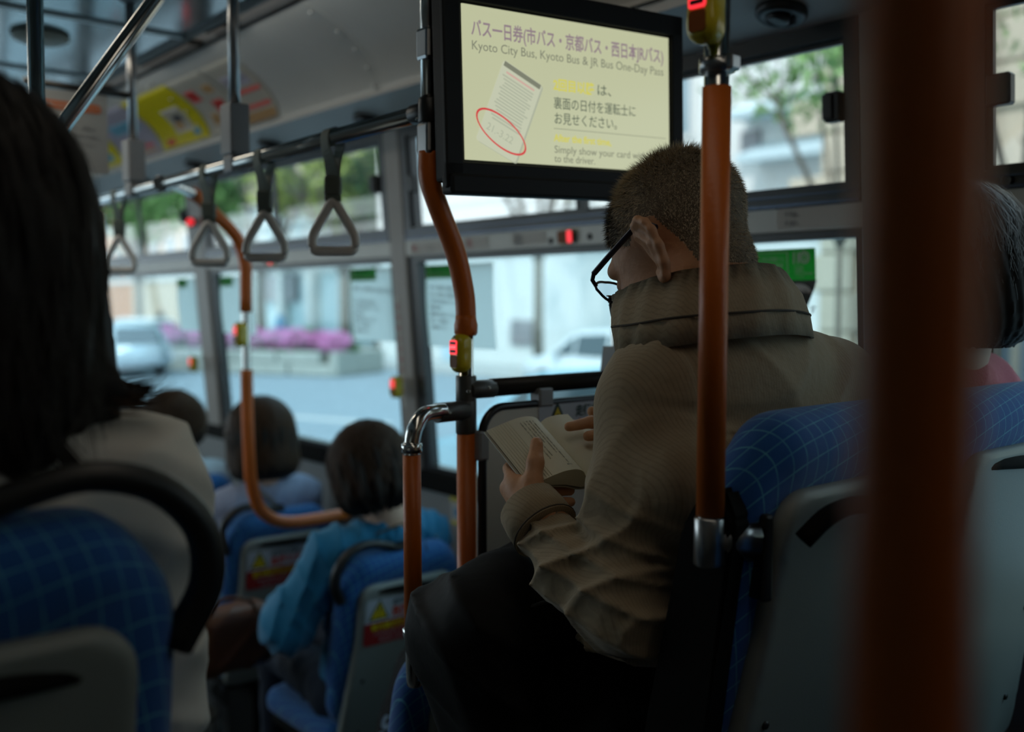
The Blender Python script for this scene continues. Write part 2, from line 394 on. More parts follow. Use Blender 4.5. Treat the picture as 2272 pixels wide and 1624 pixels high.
# ================================================================== THE BUS BODY
SH = Matrix(((1, 0, -.075, .075*1.8), (0, 1, 0, 0), (0, 0, 1, 0), (0, 0, 0, 1)))     # side walls lean slightly inwards
def wobj(name, bm, m, parent=None, smooth=False):
    bm.transform(SH); return obj(name, bm, m, parent, smooth)
def wtext(*a, **k):
    o = text(*a, **k); o.matrix_basis = SH @ o.matrix_basis; return o
WX = 1.85
PANE = glass_mat('window_glass', (.73, .81, .83)); PANEU = glass_mat('upper_glass', (.83, .83, .83))
Y0, Y1 = -2.2, 8.2
b = BM(); box(b, (-.5, Y0, -.12), (1.95, Y1, 0)); tag(obj('floor', b, FLOOR), 'dark grey vinyl floor of the bus', kind='structure')
b = BM(); box(b, (-.5, Y0, 0), (1.93, 1.27, .58), .01); box(b, (.84, 1.27, 0), (1.93, 2.02, .17), .01)
tag(obj('trim_1', b, FLOOR), 'raised rear floor step of the bus', kind='structure')
b = BM(); box(b, (1.852, Y0, 0), (1.90, Y1, 1.128)); box(b, (1.852, Y0, 1.10), (1.90, -.8, 2.30)); wall = tag(wobj('wall_right', b, WALLP), 'grey laminate side wall of the bus below the windows', kind='structure')
# pillars of the right wall
pillars = [(.875, 1.085), (2.705, 2.80), (4.285, 4.43), (5.93, 6.06), (-.95, -.8)]
for a, c in pillars:
    b = BM(); box(b, (1.835, a, 1.10), (1.90, c, 2.26), .006); wobj('pillar', b, FRAME, wall)
b = BM(); box(b, (1.838, Y0, 1.829), (1.895, Y1, 1.886), .004); band = tag(wobj('trim_2', b, BAND), 'grey horizontal rail between upper and lower windows', kind='structure')
b = BM(); box(b, (1.832, Y0, 1.06), (1.90, Y1, 1.128), .008); tag(wobj('trim_3', b, BLACKM), 'black ledge under the windows', kind='structure')
b = BM(); prism(b, [(1.835, Y0, 2.238), (1.60, Y0, 2.285), (1.60, Y0, 2.31), (1.90, Y0, 2.33), (1.90, Y0, 2.238)], (0, Y1-Y0, 0))
duct = tag(obj('trim_4', b, mat('duct_paint', (.40, .39, .36), .45, noise=.06, nscale=5)), 'grey air duct ledge above the windows', kind='structure')
for yy in (1.9, 2.733, 3.401, 4.081, 4.75, 1.2, .45):
    b = BM(); c = Vector((1.715, yy, 2.262)); lathe(b, c, (-.195, 0, -.98), [(-.01, .05), (.012, .052), (.018, .046), (.018, .034), (.006, .030)], 18)
    v = obj('air_nozzle', b, BLACK, duct); b = BM(); lathe(b, c, (-.3, .2, -.93), [(.0, .02), (.022, .024), (.026, .016)], 12); obj('nozzle_ball', b, BLACK, v)
# curved cove between duct and ceiling: sheets with joints
prof = [(1.60, 2.30), (1.588, 2.345), (1.555, 2.393), (1.505, 2.435), (1.44, 2.472), (1.34, 2.512)]
pv = [(p.x, p.z) for p in spline([(x, 0, z) for x, z in prof], 4)]
def arc_sheet(bm, y0, y1, off, t, i0=0, i1=None):
    pts = pv[i0:(None if i1 is None else i1+1)]; n = len(pts); A = []
    for s_ in (off, off+t):
        R = []
        for i in range(n):
            a = Vector((pts[max(i-1, 0)][0], pts[max(i-1, 0)][1])); c = Vector((pts[min(i+1, n-1)][0], pts[min(i+1, n-1)][1])); d = (c-a).normalized()
            nx, nz = -d.y, d.x   # points to the outside
            x, z = pts[i][0]-nx*s_*-1, pts[i][1]-nz*s_*-1
            R.append((bm.verts.new((x-0, y0, z)), bm.verts.new((x, y1, z))))
        A.append(R)
    for R in A:
        for i in range(n-1):
            f = bm.faces.new((R[i][0], R[i+1][0], R[i+1][1], R[i][1])); f.smooth = True
    for e in (0, 1):
        for i in range(n-1): bm.faces.new((A[0][i][e], A[0][i+1][e], A[1][i+1][e], A[1][i][e]))
    for i in (0, n-1): bm.faces.new((A[0][i][0], A[0][i][1], A[1][i][1], A[1][i][0]))
    return bm
cove = thing('ceiling', 'bus ceiling with curved cove sheets', None, (1.6, 2.0, 2.3), kind='structure')
joints = [-2.2, -.5, .75, 1.30, 2.50, 3.72, 4.95, 6.2, 8.2]
for a, c in zip(joints[:-1], joints[1:]):
    b = BM(); arc_sheet(b, a+.003, c-.003, -.006, .006); obj('cove_panel', b, COVE, cove)
    b = BM(); arc_sheet(b, c-.012, c+.012, .0, .003); st = obj('joint_strip', b, COVE, cove)
    if .5 < c < 5:
        b = BM()
        for k in (2, 6, 10, 14, 18): lathe(b, (pv[k][0]-.008, c, pv[k][1]-.010), (-.6, 0, -.8), [(0, .006), (.004, .005), (.006, .002)], 8)
        obj('rivets', b, CHROME, st)
b = BM(); box(b, (1.245, Y0, 2.500), (1.345, Y1, 2.56)); box(b, (1.33, Y0, 2.50), (1.345, Y1, 2.522)); box(b, (1.240, Y0, 2.485), (1.25, Y1, 2.53)); obj('lamp_channel', b, mat('channel_paint', (.13, .12, .11), .5), cove)
for a, c in ((2.80, 2.93), (3.06, 3.48), (3.9, 4.3), (4.6, 4.9), (1.6, 2.1)):
    b = BM(); box(b, (1.262, a, 2.488), (1.315, c, 2.503), .004); vn = obj('air_vent', b, BLACKM, cove)
    b = BM(); k = a+.02
    while k < c-.02: box(b, (1.265, k, 2.4845), (1.312, k+.006, 2.489)); k += .018
    obj('louvre', b, mat('louvre_grey', (.07, .07, .068), .5), vn)
cj = [-2.2, -1, .3, 1.55, 3.045, 3.80, 4.6, 5.6, 6.8, 8.2]
for a, c in zip(cj[:-1], cj[1:]):
    b = BM(); box(b, (-.15, a+.004, 2.50), (1.245, c-.004, 2.53), .004)
    # shallow pressed ribs make the reflections ripple
    o = obj('ceiling_panel', b, CEIL, cove)
    b = BM(); box(b, (-.15, c-.014, 2.492), (1.245, c+.014, 2.50), .003); obj('joint_strip', b, COVE, cove)
b = BM(); box(b, (-.6, Y0, 2.5), (-.15, Y1, 2.56)); prism(b, [(-.45, Y0, 2.24), (-.20, Y0, 2.30), (.05, Y0, 2.51), (.05, Y0, 2.56), (-.55, Y0, 2.56)], (0, Y1-Y0, 0))
obj('cove_left', b, COVE, cove)
b = BM(); lathe(b, (.90, 3.31, 2.497), (0, 0, -1), [(0, .085), (.012, .08), (.02, .06), (.02, .03)], 20); tag(obj('ceiling_speaker', b, mat('speaker_cream', (.34, .31, .24), .5)), 'round cream speaker on the shiny ceiling behind the steel pole', 'speaker')
# ---- left wall, rear wall and front: simple shells, rear and near left windows blanked to darken
b = BM(); box(b, (-.52, Y0, 0), (-.45, Y1, 1.15)); box(b, (-.52, Y0, 1.15), (-.45, 2.60, 2.15)); box(b, (-.52, Y0, 2.15), (-.45, Y1, 2.55))
for a, c in ((-2.2, -2.0), (-.6, -.45), (2.6, 2.75), (4.2, 4.35), (5.9, 6.05), (8.0, 8.2)): box(b, (-.52, a, 1.15), (-.45, c, 2.15))
tag(obj('wall_left', b, WALLP), 'left side wall of the bus', kind='structure')
b = BM(); box(b, (-.5, Y0-.06, 0), (1.92, Y0, 2.56))
tag(obj('wall_rear', b, WALLP), 'rear wall of the bus', kind='structure')
b = BM(); box(b, (-.5, Y1, 0), (1.92, Y1+.06, 1.0)); box(b, (-.5, Y1, 2.15), (1.92, Y1+.06, 2.56)); box(b, (.66, Y1, 1.0), (.72, Y1+.06, 2.2))
tag(obj('wall_front', b, WALLP), 'front wall of the bus around the windscreen', kind='structure')

# ---- windows of the right wall
def frame_rect(bm, y0, y1, z0, z1, wd, x0, x1, r=.0):
    box(bm, (x0, y0, z0), (x1, y0+wd, z1)); box(bm, (x0, y1-wd, z0), (x1, y1, z1))
    box(bm, (x0, y0+wd, z0), (x1, y1-wd, z0+wd)); box(bm, (x0, y0+wd, z1-wd), (x1, y1-wd, z1)); return bm
wins = [(1.085, 2.705, 1.90), (2.80, 4.285, 3.62), (4.43, 5.93, 5.09), (6.06, 7.9, 7.0), (-.8, .875, .1)]
for i, (a, c, mid) in enumerate(wins):
    W = thing('window_%d' % (i+1), 'bus side window with a sliding upper light in a black frame', None, (1.87, a, 1.128), kind='structure')
    b = BM(); frame_rect(b, a, c, 1.128, 1.829, .016, 1.845, 1.885); box(b, (1.846, c-.045, 1.14), (1.88, c-.014, 1.82)); wobj('rubber_frame', b, BLACKRUB, W)
    b = BM(); box(b, (1.866, a+.01, 1.135), (1.870, c-.01, 1.825)); wobj('pane', b, PANE, W)
    b = BM(); frame_rect(b, a, c, 1.886, 2.245, .034, 1.838, 1.885); wobj('upper_frame', b, BLACKRUB, W)
    b = BM(); box(b, (1.832, a, 1.884), (1.84, c, 1.890)); box(b, (1.832, a, 1.905), (1.84, c, 1.908)); wobj('slide_channel', b, mat('anodised_blue', (.06, .08, .12), .25, .6), W)
    for (p, q, x) in ((a+.03, mid+.025, 1.862), (mid-.025, c-.03, 1.852)):
        b = BM(); frame_rect(b, p, q, 1.912, 2.217, .016, x-.006, x+.006); s = wobj('sliding_sash', b, BLACKRUB, W)
        b = BM(); box(b, (x-.002, p+.01, 1.918), (x+.002, q-.01, 2.212)); wobj('sash_pane', b, PANEU, s)
    b = BM(); box(b, (1.825, a+.038, 2.045), (1.85, a+.075, 2.105), .004); box(b, (1.82, a+.052, 2.05), (1.828, a+.075, 2.10), .002); wobj('latch', b, BLACK, W)
    b = BM(); box(b, (1.825, c-.085, 2.03), (1.85, c-.04, 2.085), .004); wobj('latch', b, BLACK, W)
    if i == 4:
        b = BM(); lathe(b, (1.838, .80, 1.898), (-1, 0, 0), [(0, .011), (.004, .011), (.006, .008), (.004, .006)], 14); wobj('knob', b, BLACK, W)
# rail band stickers and screws
def sticker(name, label, y0, y1, z0, z1, m, x=1.8375):
    b = BM(); box(b, (x-.0008, y0, z0), (x, y1, z1)); return tag(wobj(name, b, m), label, 'sticker')
UL, UZ = (0, -1, 0), (0, 0, 1)      # reading direction on the right wall, seen from inside
s = sticker('rail_sticker', 'white sticker with two rows of small print on the rail right of the reading man', 1.075, 1.285, 1.838, 1.882, mat('sticker_grey', (.40, .39, .36), .5))
wtext('lettering', '千予故障、料金機械支払充換計電話併進行支付。', .0135, (1.836, 1.265, 1.863), UL, UZ, INK, s, sx_=.72)
wtext('lettering', '차 출발시 내리지 말아주십시오 하차벨을 누르고', .0125, (1.836, 1.265, 1.845), UL, UZ, INK, s, sx_=.72)
s = sticker('rail_sticker', 'pale sticker of fine print on the rail left of the round-cornered stop button', 2.03, 2.17, 1.842, 1.876, mat('sticker_grey', (.40, .39, .36), .5))
for k in range(4): wtext('lettering', '降車の際は合図してください', .0075, (1.836, 2.16, 1.866-k*.0075), UL, UZ, GREYINK, s, sx_=1.1)
s = sticker('rail_sticker', 'sticker with a red and a black word on the rail beside the grey pillar', 2.50, 2.68, 1.838, 1.872, mat('sticker_grey', (.40, .39, .36), .5))
wtext('lettering', '降車時', .024, (1.836, 2.67, 1.846), UL, UZ, mat('print_red', (.40, .04, .03), .6), s); wtext('lettering', 'ご注意', .022, (1.836, 2.585, 1.847), UL, UZ, INK, s)
s = sticker('rail_sticker', 'white sticker with thin red lines on the rail behind the orange pole', 2.28, 2.40, 1.840, 1.874, mat('sticker_grey', (.40, .39, .36), .5))
for k in range(3): wtext('lettering', 'ご利用ありがとう', .009, (1.836, 2.39, 1.864-k*.009), UL, UZ, mat('print_red', (.40, .04, .03), .6), s, sx_=1.3)
b = BM()
for yy, zz in ((2.01, 1.848), (1.86, 1.852), (1.50, 1.855), (2.45, 1.85)): lathe(b, (1.838, yy, zz), (-1, 0, 0), [(0, .009), (.003, .008), (.004, .004)], 12)
wobj('screw_caps', b, BLACK, band)
b = BM(); box(b, (1.834, 2.765, 1.33), (1.835, 2.785, 1.70)); p = wobj('pillar_notice', b, mat('sticker_grey', (.40, .39, .36), .5)); tag(p, 'narrow vertical red-lettered strip on the grey pillar by the stop button', 'sticker')
for k in range(9): wtext('lettering', '非常時は窓開'[k % 6], .018, (1.8325, 2.783, 1.66-k*.035), UL, UZ, mat('print_red', (.40, .04, .03), .6), p)
# yellow notice on the wall under the window
b = BM(); box(b, (1.8505, 2.45, .965), (1.852, 2.57, 1.055)); p = tag(wobj('wall_notice', b, mat('notice_cream', (.40, .40, .38), .6)), 'small yellow and pink notice on the grey wall beside the orange pole', 'sticker')
for z0_, z1_ in ((1.040, 1.055), (.965, .975)):
    b = BM(); box(b, (1.8493, 2.45, z0_), (1.8505, 2.57, z1_)); wobj('yellow_stripe', b, mat('print_yellow', (.62, .50, .03), .6), p)
b = BM()
for k in range(4): box(b, (1.8493, 2.457, .980+k*.015), (1.8505, 2.497, .991+k*.015))
wobj('pink_block', b, mat('print_pink', (.55, .12, .20), .6), p)
b = BM(); box(b, (1.8493, 2.505, .99), (1.8505, 2.555, 1.02)); wobj('blue_drawing', b, mat('print_blue', (.10, .25, .40), .6), p)
wtext('lettering', 'お願い', .012, (1.849, 2.56, 1.042), UL, UZ, INK, p)

# posters on the lower panes (backs lit by the street)
def bent(bm, y0, y1, z0, z1, x, wob, t=.0012, nz=10, cut=0.):
    A = []
    for k in range(nz+1):
        u = k/nz; z = z0+(z1-z0)*u; xx = x-wob*math.sin(PI*(1-u))-wob*.8*(1-u)**2; e = cut*(1-u)**1.5
        A.append([bm.verts.new((xx+d, y, z)) for d in (0, t) for y in (y0+e, y1)])
    for a, c in zip(A[:-1], A[1:]):
        bm.faces.new((a[0], a[1], c[1], c[0])); bm.faces.new((a[0], c[0], c[2], a[2])); bm.faces.new((a[1], a[3], c[3], c[1]))
    return bm
def notice(label, y0, y1, z0, z1, hy, lines, wob=.006):
    b = BM(); bent(b, y0, y1, z0, z1, 1.858, wob); p = tag(wobj('window_poster', b, PAPERB), label, 'poster', 'printed notices on the lower windows')
    b = BM(); box(b, (1.8560, y1-hy, z1-.042), (1.8566, y1, z1)); h = wobj('green_heading', b, GREEN, p)
    wtext('lettering', '交通局ニュース', .030, (1.8555, y1-.008, z1-.033), UL, UZ, PAPERB, h, sx_=(hy-.014)/.21, off=.0006)
    b = BM(); box(b, (1.8563, y1-.004, z0+.004), (1.8570, y1, z1)); wobj('green_margin', b, GREEN, p)
    for k, (s, sz) in enumerate(lines): 
        if s: wtext('lettering', s, sz, (1.8500 if k > 2 else 1.8525, y1-.022, z1-.075-k*.021), UL, UZ, GREYINK, p, off=.0003)
    return p
LN = [('市バス・地下鉄をご利用のお客様へ', .0165), ('', 0), ('ただいま車内では運転士が', .0125), ('ご案内の放送を行っています', .0125), ('乗車の前に', .0125), ('整理券をお取りください', .0125), ('詳しくは係員まで', .0125), ('お問合せ下さい', .0125)]
notice('white notice with a green heading and rows of print, left of the grey pillar', 2.775, 3.096, 1.548, 1.80, .17, LN)
notice('white notice with a green heading, behind the bend of the orange pole', 2.29, 2.632, 1.540, 1.80, .17, [(LN[2][0], .012)]+LN[2:8])
notice('white notice with a green heading, behind the farther orange pole', 3.88, 4.20, 1.548, 1.795, .13, [])
notice('white notice with a green heading, on the farthest window seen', 4.445, 4.69, 1.548, 1.795, .12, [])
# green and black poster right of the man
b = BM(); bent(b, 1.205, 1.372, 1.60, 1.7285, 1.858, .010, cut=.06); gp = tag(wobj('window_poster', b, mat('print_black', (.022, .030, .028), .6)), 'green and black curling poster on the window behind the jacket collar', 'poster', 'printed notices on the lower windows')
b = BM(); box(b, (1.8572, 1.206, 1.7285), (1.8578, 1.371, 1.797)); gg = wobj('green_field', b, GREEN, gp)
b = BM()
for (a, c, z0, z1) in ((1.272, 1.274, 1.733, 1.790), (1.274, 1.365, 1.733, 1.7345), (1.274, 1.365, 1.7885, 1.790)): box(b, (1.8538, a, z0), (1.8544, c, z1))
wobj('white_border', b, PAPER, gp)
wtext('lettering', 'バス停は禁煙です。', .0125, (1.8535, 1.355, 1.772), UL, UZ, PAPER, gp, sx_=.72); wtext('lettering', '喫煙はご遠慮', .0125, (1.8535, 1.345, 1.758), UL, UZ, PAPER, gp, sx_=.8); wtext('lettering', 'ください', .0125, (1.8535, 1.325, 1.743), UL, UZ, PAPER, gp, sx_=.8)
wtext('lettering', '11', .034, (1.8535, 1.262, 1.765), UL, UZ, PAPER, gp, sx_=.62, off=.0012)
b = BM()
c0 = Vector((1.8535, 1.2305, 1.777))
for rr, r2 in ((.0135, .0105), (.0065, .0045)):
    for k in range(24):
        a0, a1 = 2*PI*k/24, 2*PI*(k+1)/24
        prism(b, [c0+Vector((0, math.cos(a)*r, math.sin(a)*r)) for a, r in ((a0, rr), (a1, rr), (a1, r2), (a0, r2))], (-.0006, 0, 0))
for k in range(8):
    a = 2*PI*k/8; d = Vector((0, math.cos(a), math.sin(a))); e = Vector((0, -d.z, d.y))*.0009
    prism(b, [c0+d*.006-e, c0+d*.011-e, c0+d*.011+e, c0+d*.006+e], (-.0006, 0, 0))
wobj('wheel_emblem', b, PAPER, gp)
for k in range(4): wtext('lettering', ('安全運転', '快適輸送', '京都市交通局協賛', '一一〇年')[k], .0055, (1.8535, 1.255, 1.755-k*.0065), UL, UZ, PAPER, gp)
b = BM(); plate(b, (1.8515, 1.247, 1.704), (0, -1, 0), (0, 0, 1), [(.032*math.cos(a*PI/12), .017*math.sin(a*PI/12)) for a in range(24)], -.0008)
ov = wobj('white_oval', b, PAPER, gp); wtext('lettering', '3月31日', .013, (1.8498, 1.268, 1.699), UL, UZ, INK, gp)
wtext('lettering', 'します', .021, (1.8470, 1.262, 1.660), UL, UZ, PAPER, gp)

# advertising cards held in the cove (curved sheets)
def ad_card(y0, y1, m, label, deco):
    b = BM(); arc_sheet(b, y0, y1, .005, .003, 1, 17); p = tag(obj('cove_poster', b, m), label, 'poster', 'advertising cards in the ceiling cove')
    for (a, c, i0, i1, mm, nm) in deco:
        b = BM(); arc_sheet(b, a, c, .0085, .0012, i0, i1); obj(nm, b, mm, p)
    return p
cY = mat('print_sunyellow', (.66, .60, .015), .38, coat=.4); cW = mat('print_offwhite', (.52, .52, .46), .38, coat=.4); cR = mat('print_brightred', (.52, .05, .045), .4); cB = mat('print_skyblue', (.14, .36, .50), .4); cT = mat('print_tan', (.42, .27, .12), .4); cL = mat('print_lilac', (.40, .40, .50), .38, coat=.4)
ad_card(3.10, 3.34, cW, 'cream card with red bars and a brown foot, nearest in the ceiling cove', [(3.12, 3.32, 9, 10, cR, 'red_bar'), (3.12, 3.32, 5, 6, cR, 'red_bar'), (3.11, 3.33, 1, 4, cT, 'brown_foot'), (3.14, 3.31, 11, 14, cL, 'lilac_field')])
ad_card(3.36, 3.64, cW, 'cream card scattered with red, blue and orange pictures, right of the yellow card', [(3.42, 3.50, 7, 10, cR, 'red_picture'), (3.54, 3.62, 11, 14, cR, 'red_picture'), (3.40, 3.46, 4, 6, cB, 'blue_picture'), (3.52, 3.58, 4, 7, cT, 'orange_picture'), (3.40, 3.47, 12, 14, cT, 'orange_picture')])
yc = ad_card(3.66, 4.12, cY, 'bright yellow card with a white picture panel in the ceiling cove', [(3.76, 3.93, 5, 12, cW, 'picture_panel'), (3.72, 3.78, 3, 5, cB, 'blue_patch'), (3.98, 4.06, 2, 4, cR, 'red_patch')])
b = BM(); arc_sheet(b, 3.80, 3.88, .0100, .0012, 8, 10); obj('dark_figure', b, INK, yc); b = BM(); arc_sheet(b, 3.83, 3.90, .0100, .0012, 6, 8); obj('orange_figure', b, cT, yc)
ad_card(4.14, 4.60, cL, 'pale lilac card with blue lines, left of the yellow card', [(4.2, 4.5, 10, 13, cB, 'blue_field'), (4.2, 4.55, 4, 5, cR, 'red_line'), (4.18, 4.56, 2, 3, cT, 'tan_line')])
ad_card(4.62, 5.08, cY, 'yellow and white card with blue field at the far end of the cove', [(4.66, 5.04, 8, 12, cL, 'pale_field'), (4.7, 4.9, 3, 6, cB, 'blue_field')])
ad_card(1.40, 1.66, cW, 'white card with a red picture, in the cove above the screen', [(1.46, 1.56, 5, 9, cR, 'red_picture'), (1.42, 1.52, 9, 12, cT, 'orange_picture')])

# ================================================================== POLES, RAILS, STRAPS
def joint(bm, c, axis, L, r): 
    return lathe(bm, Vector(c)-Vector(axis).normalized()*L/2, axis, [(0, r*.93), (.002, r), (L-.002, r), (L, r*.93)], 22)
def screws(parent, pts, d, r=.0038):
    b = BM()
    for p in pts: lathe(b, p, d, [(0, r), (.0015, r), (.0028, r*.7), (.0020, r*.35)], 12)
    return obj('screws', b, CHROME, parent)
V = Vector
camdir = V((-.61, -.79, 0))
# main pole at the partition: chrome, orange bend, junctions
P = thing('grab_pole', 'orange-sleeved steel pole with a bend, carrying the information screen', 'pole', (1.022, 1.33, .17))
b = BM(); tube(b, [(.951, 1.34, 2.5), (.951, 1.335, 1.9)], .0127, 18); tube(b, [(1.021, 1.33, 1.66), (1.021, 1.33, .17)], .0127, 18); obj('steel_tube', b, CHROME, P)
b = BM(); tube(b, [(.951, 1.335, 1.925), (.952, 1.335, 1.88), (.968, 1.333, 1.835), (.999, 1.33, 1.765), (1.017, 1.33, 1.70), (1.021, 1.33, 1.66), (1.021, 1.33, 1.636)], .0172, 22, sm=6); obj('sleeve', b, ORANGE, P)
b = BM(); lathe(b, (1.021, 1.33, 1.625), (0, 0, 1), [(0, .0165), (.004, .0195), (.018, .0200), (.026, .0180), (.034, .0172)], 22); obj('sleeve_cuff', b, ORANGE, P)
b = BM(); tube(b, [(1.022, 1.33, 1.475), (1.023, 1.33, .60)], .0172, 22); obj('sleeve', b, ORANGE, P)
b = BM(); joint(b, (1.021, 1.33, 1.530), (0, 0, 1), .056, .0176); joint(b, (1.047, 1.322, 1.534), (1, -.04, 0), .052, .0158); j1 = obj('tee_fitting', b, FITTING, P)
b = BM(); joint(b, (1.021, 1.33, 1.488), (0, 0, 1), .058, .0178); joint(b, (.984, 1.322, 1.500), (1, .1, 0), .066, .0165); j2 = obj('tee_fitting', b, FITTING, P)
screws(j1, [V((1.014, 1.314, 1.532)), V((1.052, 1.308, 1.536))], camdir); screws(j2, [V((.968, 1.306, 1.500)), V((1.006, 1.315, 1.500))], camdir)
b = BM(); joint(b, (.952, 1.335, 1.99), (0, 0, 1), .040, .0185); joint(b, (.953, 1.362, 1.990), (0, 1, .03), .04, .0165); c1 = obj('clamp', b, BLACK, P)
screws(c1, [V((.94, 1.345, 2.005)), V((.938, 1.35, 1.978))], V((-.9, -.3, 0)), .003)
for zz in (2.095, 1.945):
    b = BM(); box(b, (.936, 1.318, zz-.026), (.966, 1.352, zz+.026), .006, 2); k = obj('mount_clip', b, DARKCHROME, P)
for zz in (2.115, 2.078, 1.962, 1.930): screws(P, [V((.972, 1.317, zz))], V((-.3, -.95, 0)), .005)
# short rail curving down to the low seat
P2 = thing('hand_rail', 'short orange-sleeved rail curving down from the pole fitting', 'handrail', (.889, 1.3, 1.1))
b = BM(); tube(b, [(.965, 1.315, 1.503), (.945, 1.313, 1.503), (.915, 1.305, 1.500), (.895, 1.30, 1.480), (.889, 1.30, 1.452), (.889, 1.30, 1.430), (.890, 1.30, 1.10), (.905, 1.315, 1.075), (.945, 1.36, 1.065)], .0127, 18, sm=6); obj('steel_tube', b, CHROME, P2)
b = BM(); lathe(b, (.889, 1.30, 1.443), (0, 0, 1), [(0, .0145), (.001, .0165), (.014, .0165), (.015, .0145)], 18); obj('collar_ring', b, CHROME, P2)
b = BM(); lathe(b, (.889, 1.30, 1.145), (0, 0, 1), [(0, .0145), (.001, .0165), (.014, .0165), (.015, .0145)], 18); obj('collar_ring', b, CHROME, P2)
b = BM(); tube(b, [(.889, 1.30, 1.440), (.890, 1.30, 1.158)], .0145, 20); obj('sleeve', b, ORANGE, P2)
# overhead rail
R = thing('overhead_rail', 'long chrome overhead rail carrying the hanging straps', 'handrail', (.955, 1.37, 1.985))
b = BM(); tube(b, [(.955, 1.36, 1.990), (.968, 2.5, 1.982), (.985, 5.6, 1.975)], .0150, 20); obj('rail_tube', b, CHROME, R)
def strut(x, y, lab):
    S = thing('ceiling_strut', lab, 'pole', (x, y, 1.975), 'steel struts between ceiling and overhead rail')
    b = BM(); tube(b, [(x, y, 2.10), (x, y, 2.51)], .0125, 16); obj('steel_tube', b, DARKCHROME, S)
    b = BM(); box(b, (x-.023, y-.028, 2.005), (x+.023, y+.028, 2.115), .004, 2); box(b, (x-.020, y-.025, 1.965), (x+.020, y+.025, 2.005), .006, 2); obj('bracket_box', b, BRACKET, S)
    b = BM(); lathe(b, (x, y, 2.498), (0, 0, -1), [(0, .04), (.005, .04), (.02, .018)], 16); obj('ceiling_flange', b, BRACKET, S)
strut(.966, 2.09, 'steel strut with grey box bracket on the rail, nearest the bent orange pole')
strut(.970, 2.73, 'steel strut with grey box bracket on the rail, beside the hanging paper notice')
# hanging straps
def grip(bm):
    # triangular ring: inner and outer outline with rounded corners
    def outl(o):
        pts = []
        for (x, z, r) in ((0, .050, .016), (-.052, -.026, .020), (-.047, -.050, .013), (.047, -.050, .013), (.052, -.026, .020)):
            pts.append((x, z, r))
        out = []; n = len(pts)
        for i in range(n):
            p, q, s_ = V(pts[i-1][:2]), V(pts[i][:2]), V(pts[(i+1) % n][:2]); r = pts[i][2]
            a, c = (p-q).normalized(), (s_-q).normalized()
            for k in range(5):
                t = k/4; out.append(q+a*r*(1-t)**2+c*r*t**2)
        return out
    base = outl(0); n = len(base); cs = []
    for i in range(n):
        d = (base[(i+1) % n]-base[i-1]).normalized(); nn = V((d.y, -d.x)); wv = .0105; th = .0095 if base[i].y > -.04 else .0085
        ring = []
        for k in range(8):
            a = 2*PI*k/8+PI/8; ring.append(bm.verts.new((base[i].x+nn.x*math.cos(a)*wv, math.sin(a)*th, base[i].y+nn.y*math.cos(a)*wv)))
        cs.append(ring)
    for i in range(n):
        for k in range(8):
            f = bm.faces.new((cs[i][k], cs[i][(k+1) % 8], cs[(i+1) % n][(k+1) % 8], cs[(i+1) % n][k])); f.smooth = True
    return bm
def make_strap():
    T = thing('hanging_strap', 'grey webbing strap with a pale triangular grip', 'strap', (0, 0, 0), 'hanging straps on the overhead rail')
    b = BM()
    for sgn in (-1, 1):
        pts = [(0, 0, .0172), (sgn*.0125, 0, .0125), (sgn*.0180, 0, 0), (sgn*.0165, 0, -.022), (sgn*.009, 0, -.045), (sgn*.0040, 0, -.07), (sgn*.0035, 0, -.095), (sgn*.006, 0, -.119)]
        pts = spline(pts, 3); pr = []
        for p in pts:
            a = min(1, max(0, (-.02-p.z)/.09))*math.radians(38); ca_, sa_ = math.cos(a), math.sin(a); hw = .0145
            q = [(p.x, -hw), (p.x, hw), (p.x-sgn*.0022, hw), (p.x-sgn*.0022, -hw)]
            pr.append([b.verts.new((x*ca_-y*sa_, x*sa_+y*ca_, p.z)) for x, y in q])
        for a, c in zip(pr[:-1], pr[1:]):
            for k in range(4): b.faces.new((a[k], a[(k+1) % 4], c[(k+1) % 4], c[k]))
    bmesh.ops.recalc_face_normals(b, faces=b.faces[:]); obj('strap_loop', b, STRAP, T)
    b = BM(); box(b, (-.009, -.0155, -.108), (.009, .0155, -.072), .004, 2); b.transform(Matrix.Rotation(math.radians(42), 4, 'Z')); obj('sleeve', b, STRAP, T)
    g = BM(); grip(g); g.transform(Matrix.Translation((0, 0, -.163)) @ Matrix.Rotation(math.radians(-42), 4, 'Z') @ Matrix.Diagonal((.84, 1, .98, 1))); obj('grip', g, WHITE, T); return T
s0 = make_strap(); s0.location = (.958, 1.655, 1.989)
s0['label'] = 'hanging strap nearest the information screen, with the largest-looking grip'
copy_tree(s0, (.962, 1.945, 1.987), 'second hanging strap from the screen, just left of the nearest one')
copy_tree(s0, (.965, 2.235, 1.985), 'third hanging strap from the screen, in front of the far orange pole')
copy_tree(s0, (.972, 2.86, 1.983), 'farthest hanging strap, beside the hair of the woman in white')
